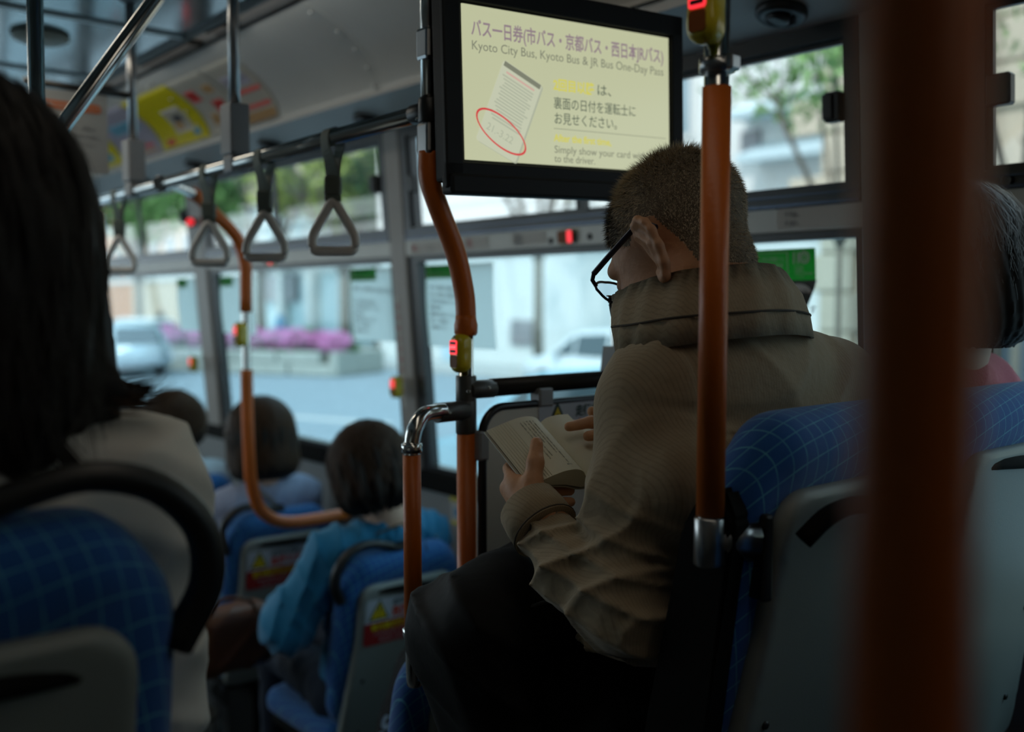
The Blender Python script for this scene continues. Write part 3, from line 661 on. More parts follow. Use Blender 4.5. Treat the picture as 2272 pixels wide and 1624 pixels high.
# farther orange pole, curving out from the rail and down to the seat back
P3 = thing('grab_pole', 'farther orange-sleeved pole curving down from the rail and under to the wall', 'pole', (1.34, 2.85, .9))
pp = [(.968, 2.52, 1.982), (1.05, 2.64, 1.993), (1.165, 2.78, 1.985), (1.253, 2.84, 1.935), (1.315, 2.85, 1.880), (1.342, 2.85, 1.80), (1.343, 2.85, 1.70), (1.341, 2.85, 1.40), (1.345, 2.85, 1.20), (1.352, 2.85, 1.12), (1.375, 2.85, 1.045), (1.415, 2.85, 1.005), (1.47, 2.85, .985), (1.56, 2.85, .980), (1.80, 2.85, .985)]
sp = spline(pp, 5)
b = BM(); tube(b, sp, .0140, 16); obj('steel_tube', b, CHROME, P3)
def between(z0, z1, i0=0, i1=10**6): return [p for i, p in enumerate(sp) if z0 <= p.z <= z1 and i0 <= i <= i1]
b = BM(); tube(b, [p for i, p in enumerate(sp) if p.x > 1.12 and p.z > 1.64 and i < 40], .0185, 18); obj('sleeve', b, ORANGE, P3)
b = BM(); tube(b, [V((1.3412, 2.85, 1.476))]+[p for p in sp[33:] if p.z < 1.476 and p.x < 1.68]+[V((1.69, 2.85, .982))], .0190, 18); obj('sleeve', b, ORANGE, P3)
b = BM(); joint(b, (.968, 2.52, 1.982), (.35, .5, .05), .05, .02); obj('clamp', b, DARKCHROME, P3)
# pole at the reading man's seat
P4 = thing('grab_pole', 'orange-sleeved pole standing at the reading man\'s seat corner', 'pole', (.875, .694, 1.30))
b = BM(); tube(b, [(.877, .694, 2.5), (.874, .694, 1.47), (.873, .694, 1.39)], .0137, 20); obj('steel_tube', b, CHROME, P4)
b = BM(); tube(b, [(.876, .694, 1.913), (.874, .694, 1.444)], .0158, 24); obj('sleeve', b, ORANGE, P4)
b = BM(); lathe(b, (.876, .694, 1.928), (0, 0, 1), [(0, .0145), (.001, .0195), (.015, .0195), (.016, .0145)], 22); box(b, (.868, .668, 1.928), (.884, .680, 1.944), .002); obj('collar_ring', b, DARKCHROME, P4)
b = BM(); lathe(b, (.873, .694, 1.388), (0, 0, 1), [(0, .0150), (.002, .0172), (.053, .0172), (.055, .0155)], 22); obj('socket', b, DARKCHROME, P4)
b = BM(); tube(b, [(.873, .694, 1.415), (.905, .688, 1.415), (.928, .680, 1.412)], [.014, .020, .026], 18); obj('elbow_bracket', b, DARKCHROME, P4)
b = BM(); obox(b, (.935, .675, 1.393), V((.98, -.17, .0)), V((.17, .98, 0)), V((0, 0, 1)), .007, .020, .050, .004); obj('bracket_plate', b, BLACK, P4)
# pole right in front of the camera
P5 = thing('grab_pole', 'thick-looking blurred orange pole closest to the viewer', 'pole', (.2660, .1395, .58))
b = BM(); tube(b, [(.2695, .1425, 2.5), (.2620, .1365, .60)], .0132, 20); obj('steel_tube', b, CHROME, P5)
b = BM(); tube(b, [(.2690, .1420, 2.35), (.2625, .1368, .75)], .0168, 28); obj('sleeve', b, ORANGE, P5)
b = BM(); lathe(b, (.262, .1365, .58), (0, 0, 1), [(0, .035), (.008, .035), (.02, .018)], 18); obj('floor_flange', b, DARKCHROME, P5)
# steel pole and slanting rail at upper left
P6 = thing('steel_pole', 'upright dark steel pole at the upper left, behind the woman in white', 'pole', (.477, 1.795, .6))
b = BM(); tube(b, [(.485, 1.80, 2.5), (.465, 1.79, .0)], .0130, 18); obj('steel_tube', b, CHROME, P6)
b = BM(); lathe(b, (.485, 1.80, 2.5), (0, 0, -1), [(0, .035), (.006, .035), (.02, .015)], 18); obj('ceiling_flange', b, DARKCHROME, P6)
P7 = thing('slanting_rail', 'slanting steel rail crossing in front of the upright steel pole', 'handrail', (.5, 1.75, 1.9))
b = BM(); tube(b, [(.745, 1.77, 2.33), (.666, 1.752, 2.205), (.507, 1.75, 1.971), (.475, 1.77, 1.925)], .0137, 18); tube(b, [(.745, 1.77, 2.33), (.80, 1.79, 2.42), (.81, 1.79, 2.5)], .0137, 16, sm=4); obj('steel_tube', b, CHROME, P7)
# hanging paper notice at upper left
N1 = thing('hanging_notice', 'white paper notice with an orange heading hanging at the upper left', 'notice', (.82, 2.73, 2.0))
b = BM(); tube(b, [(.70, 2.73, 2.238), (.972, 2.73, 2.233)], .009, 12); obj('hanging_bar', b, BLACK, N1)
b = BM(); prism(b, [(.725, 2.728, 2.018), (.903, 2.728, 2.020), (.903, 2.728, 2.228), (.725, 2.728, 2.225)], (0, .002, 0)); sh = obj('paper_sheet', b, mat('notice_paper', (.36, .37, .36), .7), N1)
b = BM(); plate(b, (.812, 2.727, 2.186), (1, 0, 0), (0, 0, 1), rrect(.150, .022, .009), .0006); obj('orange_heading', b, mat('print_orange', (.55, .13, .02), .6), sh)
text('lettering', '運賃のお支払いについて', .013, (.742, 2.7258, 2.181), (1, 0, 0), (0, 0, 1), PAPER, sh)
for k, s in enumerate(('整理券を', 'お取りください。運賃は', '後払いです。お降りの際に', '料金箱へお入れください', '両替は停車中に', 'お願いいたします')): text('lettering', s, .0115, (.745, 2.7275, 2.150-k*.021), (1, 0, 0), (0, 0, 1), GREYINK, sh)

# ---- stop buttons
def stop_button(loc, ux, nrm, label, s=1.0, letters=True, lit=True):
    """yellow casing, lit window and dark window; ux = to the reader's right, nrm = towards the reader"""
    ux = V(ux).normalized(); nrm = V(nrm).normalized(); uz = V((0, 0, 1)); c = V(loc)
    T = thing('stop_button', label, 'button', loc, 'stop request buttons')
    vol = Vol(c-V((.05, .05, .06))*s, c+V((.05, .05, .06))*s, .0018*s); Rm = np.array([list(ux), list(nrm), list(uz)]).T
    vol.rbox(c-nrm*.006*s, np.array((.0145, .016, .0310))*s, .012*s, R=Rm); vol.ell(c+uz*.010*s, np.array((.0145, .0135, .019))*s, .01*s, R=Rm); vol.ell(c-uz*.013*s, np.array((.0155, .0125, .016))*s, .01*s, R=Rm)
    vol.rbox(c+nrm*.015*s, np.array((.0098, .0045, .025))*s, .004*s, k=.001, R=Rm, sub=True)
    vol.mesh('casing', YELLOW, T)
    b = BM(); plate(b, c+uz*.0105*s+nrm*.0110*s, ux, uz, rrect(.0195*s, .0235*s, .003*s, 4), .0015*s); L = obj('lit_window', b, REDLIT if lit else AMBER, T)
    b = BM(); plate(b, c-uz*.0130*s+nrm*.0105*s, ux, uz, rrect(.019*s, .0200*s, .004*s, 4), .0015*s); obj('dark_window', b, AMBER, T)
    if letters:
        b = BM()
        for dz in (.0175, .0040): plate(b, c+uz*dz*s+nrm*.0127*s, ux, uz, rrect(.0145*s, .0042*s, .0015*s, 3), .0006)
        obj('legend_bar', b, REDDARK, L)
        text('lettering', 'とまります', .0042*s, c+uz*.0092*s+nrm*.0127*s-ux*.0085*s, ux, uz, PINKLIT, L, sx_=.80, off=.00008)
    b = BM(); plate(b, c+uz*.0265*s+nrm*.0095*s, ux, uz, [(-.003*s, 0), (.003*s, 0), (0, .004*s)], .001); obj('arrow_mark', b, BLACK, T)
    return T
stop_button((1.000, 1.322, 1.596), (0, -1, 0), (-1, 0, 0), 'yellow stop button with glowing red legend on the bent orange pole', 1.0)
stop_button((.848, .690, 1.990), (.10, -.995, 0), (-.995, -.10, 0), 'yellow stop button with glowing red legend at the top of the man\'s pole', 1.12)
stop_button((1.316, 2.845, 1.585), (0, -1, 0), (-1, 0, 0), 'yellow stop button on the farther orange pole', 1.15)
stop_button((1.822, 2.758, 1.402), (0, -1, 0), (-1, -.1, 0), 'yellow stop button on the grey pillar by the window notice', 1.15, False)
stop_button((1.820, 4.43, 1.40), (0, -1, 0), (-1, -.1, 0), 'yellow stop button on the far pillar beside the curly-haired passenger', 1.15, False)
# horizontal lozenge buttons set into the rail
def rail_button(y, label, z=1.855):
    T = thing('stop_button', label, 'button', (1.83, y, z), 'stop request buttons')
    b = BM(); plate(b, (1.838, y, z), (0, -1, 0), (0, 0, 1), rrect(.085, .040, .012), -.009); wobj('casing', b, YELLOW, T)
    b = BM(); plate(b, (1.828, y+.008, z), (0, -1, 0), (0, 0, 1), rrect(.060, .032, .006), -.0015); d = wobj('dark_window', b, AMBER, T)
    b = BM(); plate(b, (1.826, y-.010, z), (0, -1, 0), (0, 0, 1), rrect(.017, .032, .004), -.0015); wobj('lit_window', b, REDLIT, T); return T
rail_button(1.936, 'lozenge-shaped stop button with a red light bar, set in the window rail beside the man')
rail_button(3.66, 'small lozenge stop button glowing red in the rail under the second strap', 1.848)
rail_button(5.35, 'tiny lozenge stop button glowing red in the rail at the far left', 1.848)
b = BM(); lathe(b, (1.80, 4.36, 2.04), (-.6, -.8, 0), [(0, .022), (.02, .022), (.024, .016)], 14); T = tag(obj('indicator_lamp', b, BLACK), 'small red lamp glowing on the far pillar behind the orange bend', 'lamp')
b = BM(); lathe(b, (1.786, 4.341, 2.04), (-.6, -.8, 0), [(0, .016), (.008, .014), (.012, .006)], 12); obj('red_lens', b, REDLIT, T)

# ---- information screen
BEZ = mat('bezel_black', (.008, .008, .008), .6, spec=.25)
MO = thing('information_screen', 'black-framed information display showing the one-day bus pass notice', 'monitor', (1.2, 1.30, 1.85))
TL, TR, BR, BL = V((.963, 1.262, 2.144)), V((1.398, 1.222, 2.160)), V((1.408, 1.222, 1.916)), V((.966, 1.262, 1.908))
SC0 = BL; ux = (TR-TL+BR-BL).normalized(); uz = (TL-BL+TR-BR).normalized(); uz = (uz-ux*uz.dot(ux)).normalized(); nn = ux.cross(uz)
wS, hS = ((TR-TL).length+(BR-BL).length)/2, ((TL-BL).length+(TR-BR).length)/2
cS = (TL+TR+BL+BR)/4
def SPt(u, v, d=0.): return cS+ux*(u-.5)*wS+uz*(v-.5)*hS+nn*d
b = BM(); obox(b, SPt(.5, .5, -.024), ux, nn, uz, wS/2+.030, .020, hS/2+.034, .006); obj('housing', b, BEZ, MO)
b = BM()
for u0, u1, v0, v1 in ((-.085, -.012, -.17, 1.17), (1.012, 1.075, -.17, 1.17), (-.085, 1.075, -.19, -.018), (-.085, 1.075, 1.018, 1.17)):
    c = SPt((u0+u1)/2, (v0+v1)/2, .001); obox(b, c, ux, nn, uz, (u1-u0)/2*wS, .0055, (v1-v0)/2*hS, .003)
obox(b, SPt(.5, -.165, -.002), ux, nn, uz, wS/2+.034, .016, .016, .005)
obj('bezel', b, BEZ, MO)
SCR = mat('screen_glow', (.02, .02, .02), .3, emit=(.50, .52, .33), es=1.0)
b = BM(); obox(b, SPt(.5, .5, .0005), ux, nn, uz, wS/2, .0015, hS/2); scr = obj('display', b, SCR, MO)
b = BM(); box(b, (.970, 1.285, 1.88), (1.02, 1.345, 2.42), .006); box(b, (.96, 1.29, 1.90), (.985, 1.33, 2.14), .003); obj('mounting_plate', b, BLACK, MO)
b = BM(); tube(b, [(1.2, 1.30, 2.15), (1.2, 1.30, 2.52)], .016, 14); obj('ceiling_arm', b, BLACK, MO)
def scol(n, c): return mat(n, (0, 0, 0), .5, emit=c, es=1.0)
PUR, GRY, DRK, YEL, RED, PALE, PALG = scol('px_purple', (.27, .20, .23)), scol('px_grey', (.20, .21, .15)), scol('px_dark', (.075, .10, .07)), scol('px_yellow', (.62, .58, .10)), scol('px_red', (.62, .045, .05)), scol('px_card', (.53, .555, .41)), scol('px_cardprint', (.40, .43, .32))
def stext(s, u, v, size, m, width=None, off=0.):
    o = text('lettering', s, size, SPt(u, v, .0022), ux, uz, m, scr, off=off, lift=0.)
    if width:
        d = max(v.co.x for v in o.data.vertices); base = o.matrix_basis.copy()
        o.matrix_basis = base @ Matrix.Diagonal((width*wS/max(d, 1e-4), 1, 1, 1))
    return o
stext('バス一日券(市バス・京都バス・西日本JRバス)', .035, .812, .0285, PUR, .935, .0005)
stext('Kyoto City Bus, Kyoto Bus & JR Bus One-Day Pass', .035, .715, .0205, GRY, .935)
stext('2回目以降', .400, .520, .0215, YEL, .205, .0006); stext('は、', .612, .520, .0215, DRK, .075)
stext('裏面の日付を運転士に', .400, .395, .0215, DRK, .415); stext('お見せください。', .400, .290, .0215, DRK, .315)
stext('After the first time,', .400, .165, .0170, YEL, .285, .0004)
stext('Simply show your card with the date', .400, .085, .0175, GRY, .62); stext('to the driver.', .400, .022, .0175, GRY, .20)
b = BM(); obox(b, SPt(.69, .252, .0022), ux, nn, uz, .29*wS, .0002, .0004); obj('rule_line', b, GRY, scr)
cardc, ca = SPt(.195, .335, .0030), math.radians(-24)
cu_, cv_ = ux*math.cos(ca)+uz*math.sin(ca)*1.0, -ux*math.sin(ca)*-1*-1+uz*math.cos(ca)
cu_ = (ux*math.cos(ca)+uz*math.sin(ca)).normalized(); cv_ = (uz*math.cos(ca)-ux*math.sin(ca)).normalized()
b = BM(); plate(b, SPt(.203, .326, .0019), cu_, cv_, rrect(.083, .142, .005, 4), .0002); obj('card_shadow', b, PALG, scr)
b = BM(); plate(b, cardc, cu_, cv_, rrect(.083, .142, .005, 4), .0004); card = obj('card_picture', b, PALE, scr)
b = BM(); plate(b, cardc+cv_*.066, cu_, cv_, rrect(.078, .008, .0005, 2), .0008); obj('card_band', b, GRY, card)
b = BM(); plate(b, cardc+cv_*.055, cu_, cv_, rrect(.060, .003, .0005, 2), .0008); obj('card_red_line', b, scol('px_rose', (.60, .38, .32)), card)
b = BM()
for k in range(15): plate(b, cardc+cv_*(.048-k*.0052)+cu_*(-.002+.002*(k % 3)), cu_, cv_, rrect(.066-.004*(k % 4), .0022, .0004, 1), .0008)
obj('card_lines', b, PALG, card)
text('lettering', '21.-3.22', .0170, cardc-cv_*.047-cu_*.032+nn*.001, cu_, cv_, PALG, card)
b = BM(); ec = SPt(.155, .195, .0042)
for k in range(40):
    a0, a1 = 2*PI*k/40, 2*PI*(k+1)/40
    def ep(a, q): return ec+cu_*math.cos(a)*(.051+q)+(uz*.93-ux*.1).normalized()*math.sin(a)*(.027+q)
    prism(b, [ep(a0, .0018), ep(a1, .0018), ep(a1, -.0012), ep(a0, -.0012)], nn*.0005)
obj('red_ellipse', b, RED, scr)

# ================================================================== PARTITION
PT = thing('partition', 'cream partition panel with black edging and a danger sign in front of the reading man', 'partition', (1.42, 1.305, .58))
b = BM(); plate(b, (1.420, 1.312, 1.045), (1, 0, 0), (0, 0, 1), rrect(.765, .915, (.01, .01, .05, .045), 8), .010); obj('panel', b, PANEL, PT)
b = BM(); o_ = rrect(.765, .915, (.01, .01, .05, .045), 8); lp = [V((1.420+x, 1.307, 1.045+z)) for x, z in o_]; tube(b, lp+[lp[0]], .0075, 10); obj('rubber_edging', b, BLACKRUB, PT)
b = BM(); tube(b, [(1.068, 1.322, 1.535), (1.5, 1.318, 1.538), (1.86, 1.315, 1.538)], .0158, 20); obj('top_rail', b, BLACK, PT)
b = BM(); box(b, (1.158, 1.296, 1.497), (1.192, 1.324, 1.530), .003); box(b, (1.60, 1.296, 1.497), (1.634, 1.324, 1.530), .003); box(b, (1.026, 1.298, 1.415), (1.047, 1.325, 1.465), .003); obj('clip', b, BRACKET, PT)
b = BM(); tube(b, [(1.372, 1.316, 1.58), (1.372, 1.316, 1.655), (1.380, 1.316, 1.675), (1.405, 1.316, 1.686), (1.60, 1.316, 1.688), (1.84, 1.316, 1.688)], .0125, 16, sm=5); obj('steel_handle', b, CHROME, PT)
b = BM(); prism(b, [(1.343, 1.298, 1.540), (1.399, 1.298, 1.540), (1.392, 1.298, 1.598), (1.352, 1.298, 1.598)], (0, .036, 0)); obj('handle_base', b, BRACKET, PT)
PRED, PYEL, PWHT = mat('print_danger_red', (.60, .045, .015), .5), mat('print_warn_yellow', (.75, .55, .01), .5), mat('sign_white', (.50, .53, .58), .5)
PDGR, PMAR = mat('print_dark_green', (.015, .05, .04), .5), mat('print_maroon', (.36, .02, .02), .5)
def danger_sign(c, ux_, uy_, w_, h_, parent, full=True):
    """white sign: warning triangle, black line, red word; red lower band with yellow and white lines"""
    ux_, uy_ = V(ux_).normalized(), V(uy_).normalized(); n_ = ux_.cross(uy_); c = V(c)
    b = BM(); plate(b, c, ux_, uy_, rrect(w_, h_, h_*.09, 4), .0012); S = obj('warning_sign', b, PWHT, parent)
    def at_(x, y, l=.0016): return c+ux_*(x*w_)+uy_*(y*h_)+n_*l
    def tri(r, m, nm, l):
        b = BM(); cc = at_(-.33, .20, l); prism(b, [cc+ux_*(r*math.cos(a))*.95+uy_*(r*math.sin(a)) for a in (PI/2, PI/2+2*PI/3, PI/2+4*PI/3)], n_*.0004); obj(nm, b, m, S)
    tri(h_*.30, PDGR, 'triangle_border', .0012); tri(h_*.235, PYEL, 'triangle_face', .0018)
    b = BM(); plate(b, at_(-.33, .235, .0024), ux_, uy_, [(-h_*.022, h_*.12), (h_*.022, h_*.12), (h_*.012, -h_*.035), (-h_*.012, -h_*.035)][::-1], .0004); plate(b, at_(-.33, .135, .0024), ux_, uy_, rrect(h_*.04, h_*.04, h_*.018, 3), .0004); obj('exclamation_mark', b, PDGR, S)
    text('lettering', '走行中の移動は', h_*.135, at_(-.16, .325), ux_, uy_, PDGR, S, sx_=.88, off=.0006)
    text('lettering', '危険です', h_*.235, at_(-.165, .08), ux_, uy_, PRED, S, sx_=.90, off=.0012)
    b = BM(); plate(b, c-uy_*h_*.25+n_*.0002, ux_, uy_, rrect(w_, h_*.5, (h_*.09, h_*.09, .0002, .0002), 4), .0014); d = obj('red_band', b, PMAR, S)
    text('lettering', '車内事故防止のため', h_*.17, at_(-.42, -.17, .0022), ux_, uy_, PYEL, S, sx_=.92, off=.0007)
    text('lettering', 'バスが止まってから', h_*.095, at_(-.38, -.30, .0022), ux_, uy_, PWHT, S, sx_=1.1); text('lettering', 'お立ちください', h_*.095, at_(-.30, -.43, .0022), ux_, uy_, PWHT, S, sx_=1.1); return S
danger_sign((1.290, 1.3015, 1.425), (1, 0, 0), (0, 0, 1), .262, .160, PT)

# ================================================================== SEATS
def slab(vol, c, hw, hh, R_, ht, r, ang, k=.01, flare=0.):
    """rounded-rectangle slab leaning back by ang; R_ outline corner radius, ht half thickness, r edge rounding"""
    c = np.array(c, float); m = math.hypot(hw, hh)+.06; q = vol.sl(c-m, c+m); X, Y, Z = vol.grid(q); x = X-c[0]; y0 = Y-c[1]; z0 = Z-c[2]
    ca_, sa_ = math.cos(ang), math.sin(ang); y = y0*ca_+z0*sa_; z = -y0*sa_+z0*ca_
    ax_, az_ = np.abs(x)-hw-flare*np.clip(.10-z, 0, 1)+R_, np.abs(z)-hh+R_; d2 = np.sqrt(np.maximum(ax_, 0)**2+np.maximum(az_, 0)**2)+np.minimum(np.maximum(ax_, az_), 0)-R_
    a, b_ = d2+r, np.abs(y)-ht+r; d = np.sqrt(np.maximum(a, 0)**2+np.maximum(b_, 0)**2)+np.minimum(np.maximum(a, b_), 0)-r
    vol.put(q, (d+0*X).astype(np.float32), k)
ANG = math.radians(10)
def make_seat(side, loc):
    """side: -1 grab handle on the left corner, +1 on the right; built about the origin"""
    T = thing('bus_seat', None, 'seat', (0, 0, 0))
    v = Vol((-.25, -.10, .36), (.25, .26, 1.02), .008)
    slab(v, (0, .075, .70), .208, .27, .105, .036, .034, ANG)
    v.cap((-.120, .036, .925), (.120, .036, .925), .042, k=.03)
    v.cap((-.152, .05, .885), (-.178, .10, .62), .030, k=.03); v.cap((.152, .05, .885), (.178, .10, .62), .030, k=.03)
    v.mesh('backrest', FAB, T)
    v = Vol((-.25, .02, .33), (.25, .56, .50), .010); v.rbox((0, .31, .415), (.205, .215, .045), .04); v.ell((0, .47, .42), (.19, .06, .045), k=.03); v.mesh('cushion', FAB, T)
    v = Vol((-.22, -.10, .30), (.22, .20, .93), .006)
    slab(v, (0, .043, .620), .163, .27, .045, .014, .010, ANG, flare=.11); v.mesh('back_shell', SHELL, T)
    b = BM(); box(b, (-.19, .08, .34), (.19, .50, .375), .01); obj('seat_pan', b, BLACKM, T)
    b = BM(); box(b, (-.05, .16, 0), (.05, .40, .345), .01); box(b, (-.10, .12, 0), (.10, .44, .012), .003); obj('pedestal', b, BLACKM, T)
    s = side
    b = BM(); tube(b, [(-s*.005, .020, .972), (s*.03, .015, .974), (s*.075, .012, .990), (s*.13, .010, 1.000), (s*.185, .010, .985), (s*.222, .012, .945), (s*.228, .018, .895), (s*.205, .030, .845)], [.0125, .0125, .0125, .0125, .0135, .0145, .0150, .0160], 14, sm=4)
    for k in range(5): box(b, (s*.02-.012+k*.008-.002, .004, .984), (s*.02-.012+k*.008+.002, .030, .9895))
    obj('grab_handle', b, BLACK, T)
    b = BM(); tube(b, [(-.150, .014, .862), (-.10, -.006, .868), (0, -.016, .862), (.10, -.006, .856), (.150, .014, .850)], .0125, 12, sm=3, rx=.6); obj('rear_bar', b, BLACKM, T)
    b = BM()
    for x, z in ((-.135, .60), (.135, .60), (-.135, .44), (.135, .44)): lathe(b, (x, .028-(z-.625)*.176, z), (0, -1, 0), [(0, .006), (.003, .005), (.004, .002)], 10)
    obj('screws', b, BLACK, T)
    return T
sl_ = make_seat(-1, None); sr_ = make_seat(1, None)
def pu(ch_parent): return ch_parent
seats = {}
def place(src, loc, label, first=[set()]):
    g = 'blue patterned bus seats'
    if id(src) not in first[0]:
        first[0].add(id(src)); src.location = loc; src['label'] = label; src['group'] = g; return src
    return copy_tree(src, loc, label, g)
S_D = place(sl_, (1.603, 2.37, .0), 'blue seat with a black grab handle behind the woman in the teal blouse')
S_A = place(sl_, (1.108, .655, .58), 'blue checked seat carrying the reading man, beside the blurred orange pole')
S_B = place(sl_, (1.553, .655, .58), 'blue checked window seat of the pink-clad passenger at the right edge')
S_E = place(sl_, (1.625, 3.17, -.02), 'blue seat behind the woman in lilac, framed by the farther orange pole')
S_F = place(sl_, (1.63, 3.99, -.02), 'blue seat of the curly-haired passenger, farthest along the window')
S_G = place(sl_, (1.150, 1.385, .115), 'dark blue seat below the short curved rail, beyond the man\'s knees')
S_C = place(sr_, (.112, .79, .545), 'blurred blue seat with a large black grab handle at the lower left')
for S in (S_A, S_B, S_G):        # no corner handles on these backs
    for ch in [c for c in S.children if c.name.startswith('grab_handle') or (S is S_A and c.name.startswith('rear_bar'))]: bpy.data.objects.remove(ch)
def back_sign(S):
    # the sign sits on the leaning shell
    L0 = S.location.copy(); uz_ = V((0, -math.sin(ANG), math.cos(ANG)))
    danger_sign(L0+V((-.015, .0005, .775)), (1, 0, 0), uz_, .262, .140, S)
back_sign(S_D); back_sign(S_E); back_sign(S_F)
# black plate, also putting shade onto the blue aisle side of that seat back
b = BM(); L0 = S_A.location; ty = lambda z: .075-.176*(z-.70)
prism(b, [L0+V((-.226, ty(z)+dy, z)) for z, dy in ((.36, -.038), (.36, .045), (.60, .045), (.84, .040), (.885, .020), (.895, -.012), (.86, -.034), (.60, -.040))], (.035, 0, 0)); bmesh.ops.bevel(b, geom=b.edges[:], offset=.006, segments=2, affect='EDGES'); obj('side_shade_cover', b, BLACKM, S_A)
# black recessed grip on the reading man's seat back
b = BM(); tube(b, [(.945, .622, 1.418), (.965, .606, 1.444), (1.01, .602, 1.452), (1.075, .602, 1.442), (1.13, .612, 1.42)], .017, 12, sm=3, rx=.6); obj('recess_grip', b, BLACKM, S_A)

# ================================================================== PEOPLE
def frame(C, R, s):
    C = np.array(C, float); R = np.array(R)
    return lambda p: C+R@(np.array(p, float)*s)
def add_head(v, C, R, s, neck_to, ear=True, nk=.050):
    f = frame(C, R, s)
    e = lambda c, r, k=.02, Rl=None, sub=False: v.ell(f(c), np.array(r)*s, k=k, R=R if Rl is None else R@Rl, sub=sub)
    e((0, -.014, .048), (.0745, .096, .082)); e((0, .034, -.020), (.060, .060, .085), .03); e((0, .060, -.080), (.030, .030, .026), .03)
    e((-.042, .020, -.062), (.022, .04, .028), .03); e((.042, .020, -.062), (.022, .04, .028), .03)
    v.cap(f((-.036, .078, .034)), f((.036, .078, .034)), .011*s, k=.015); e((-.033, .066, -.014), (.020, .020, .016), .02); e((.033, .066, -.014), (.020, .020, .016), .02)
    v.cap(f((0, .088, .020)), f((0, .112, -.020)), .006*s, .0115*s, k=.010); e((-.011, .100, -.024), (.008, .009, .007), .006); e((.011, .100, -.024), (.008, .009, .007), .006)
    e((-.031, .090, .013), (.017, .012, .011), .008, sub=True); e((.031, .090, .013), (.017, .012, .011), .008, sub=True)
    e((-.031, .0765, .012), (.0125, .0125, .0115), .002); e((.031, .0765, .012), (.0125, .0125, .0115), .002)
    e((0, .089, -.048), (.022, .010, .006), .005); e((0, .087, -.058), (.018, .010, .0065), .005); e((0, .099, -.053), (.020, .004, .0014), .002, sub=True)
    for sg in ((-1, 1) if ear else ()):
        pts = [(.070, -.004, .008), (.077, -.003, .022), (.083, -.009, .033), (.089, -.020, .033), (.092, -.029, .022), (.092, -.032, .008), (.089, -.029, -.012), (.084, -.021, -.030), (.079, -.011, -.043), (.074, -.004, -.040), (.072, -.002, -.030)]
        P_ = [np.array((p[0]*sg, p[1], p[2])) for p in pts]
        for a, c in zip(P_[:-1], P_[1:]): v.cap(f(a), f(c), .0052*s, k=.006)
        v.ell(f((.081*sg, -.016, -.004)), np.array((.0050, .015, .034))*s, k=.006, R=R@rotm(0, sg*math.radians(8), sg*math.radians(22)))
        v.cap(f((.084*sg, -.008, .020)), f((.089*sg, -.020, -.002)), .0035*s, k=.005); v.cap(f((.089*sg, -.020, -.002)), f((.082*sg, -.012, -.026)), .0035*s, k=.005)
        v.ell(f((.086*sg, -.006, -.006)), np.array((.006, .006, .010))*s, k=.003, R=R, sub=True)
    v.cap(f((0, -.030, -.035)), neck_to, nk*s*1.02, nk*1.12*s, k=.03)
    return f
def add_hand(v, wr, d, pn, side, curl=.35, s=1.):
    """palm and five fingers; d = pointing direction, pn = palm normal, side +1/-1 puts the thumb"""
    wr, d, pn = np.array(wr, float), np.array(d, float), np.array(pn, float); d /= np.linalg.norm(d); pn -= d*(pn@d); pn /= np.linalg.norm(pn); lat = np.cross(d, pn)*side
    v.cap(wr-d*.03*s, wr+d*.012*s, .024*s, .024*s, k=.015, sq=(pn, 1.35))
    for q in (-1, -.33, .33, 1): v.cap(wr+d*.015*s+lat*q*.014*s, wr+d*.085*s+lat*q*.029*s, .014*s, .0115*s, k=.012)
    for q, L in zip((1, .33, -.33, -1), (.070, .078, .073, .056)):
        p = wr+d*.085*s+lat*q*.029*s; a = curl*.5; rr = .0093*s
        for i, fl in enumerate((.44, .31, .25)):
            dd = d*math.cos(a)+pn*math.sin(a); q2 = p+dd*L*fl*s; v.cap(p, q2, rr, rr*.90, k=.004); p = q2; rr *= .90; a += curl
    p = wr+d*.018*s+lat*.024*s; a = p+(d*.6+lat*.75+pn*.25)*.036*s; b_ = a+(d*.9+lat*.3+pn*.35*(1+curl))*.032*s; c = b_+(d*.95+pn*.4*(1+curl))*.025*s
    v.cap(p, a, .015*s, .0125*s, k=.012); v.cap(a, b_, .0120*s, .0108*s, k=.005); v.cap(b_, c, .0108*s, .0088*s, k=.005)
def folds(amp, f1, f2, seed=0, cfn=None):
    rs = np.random.RandomState(seed); A = rs.randn(3, 3)*f1; B = rs.randn(2, 3)*f2; ph = rs.rand(5)*6.28
    def fn(x, y, z):
        w1 = np.sin(A[0, 0]*x+A[0, 1]*y+A[0, 2]*z+ph[0])+np.sin(A[1, 0]*x+A[1, 1]*y+A[1, 2]*z+ph[1])
        r1 = 1-np.abs(np.sin(B[0, 0]*x+B[0, 1]*y+B[0, 2]*z+1.4*w1+ph[3])); r2 = 1-np.abs(np.sin(B[1, 0]*x+B[1, 1]*y+B[1, 2]*z+1.2*w1+ph[4]))
        o = -(r1**2*.7+r2**2*.5-.35)*amp
        return o*(cfn(x, y, z) if cfn is not None else 1)
    return fn
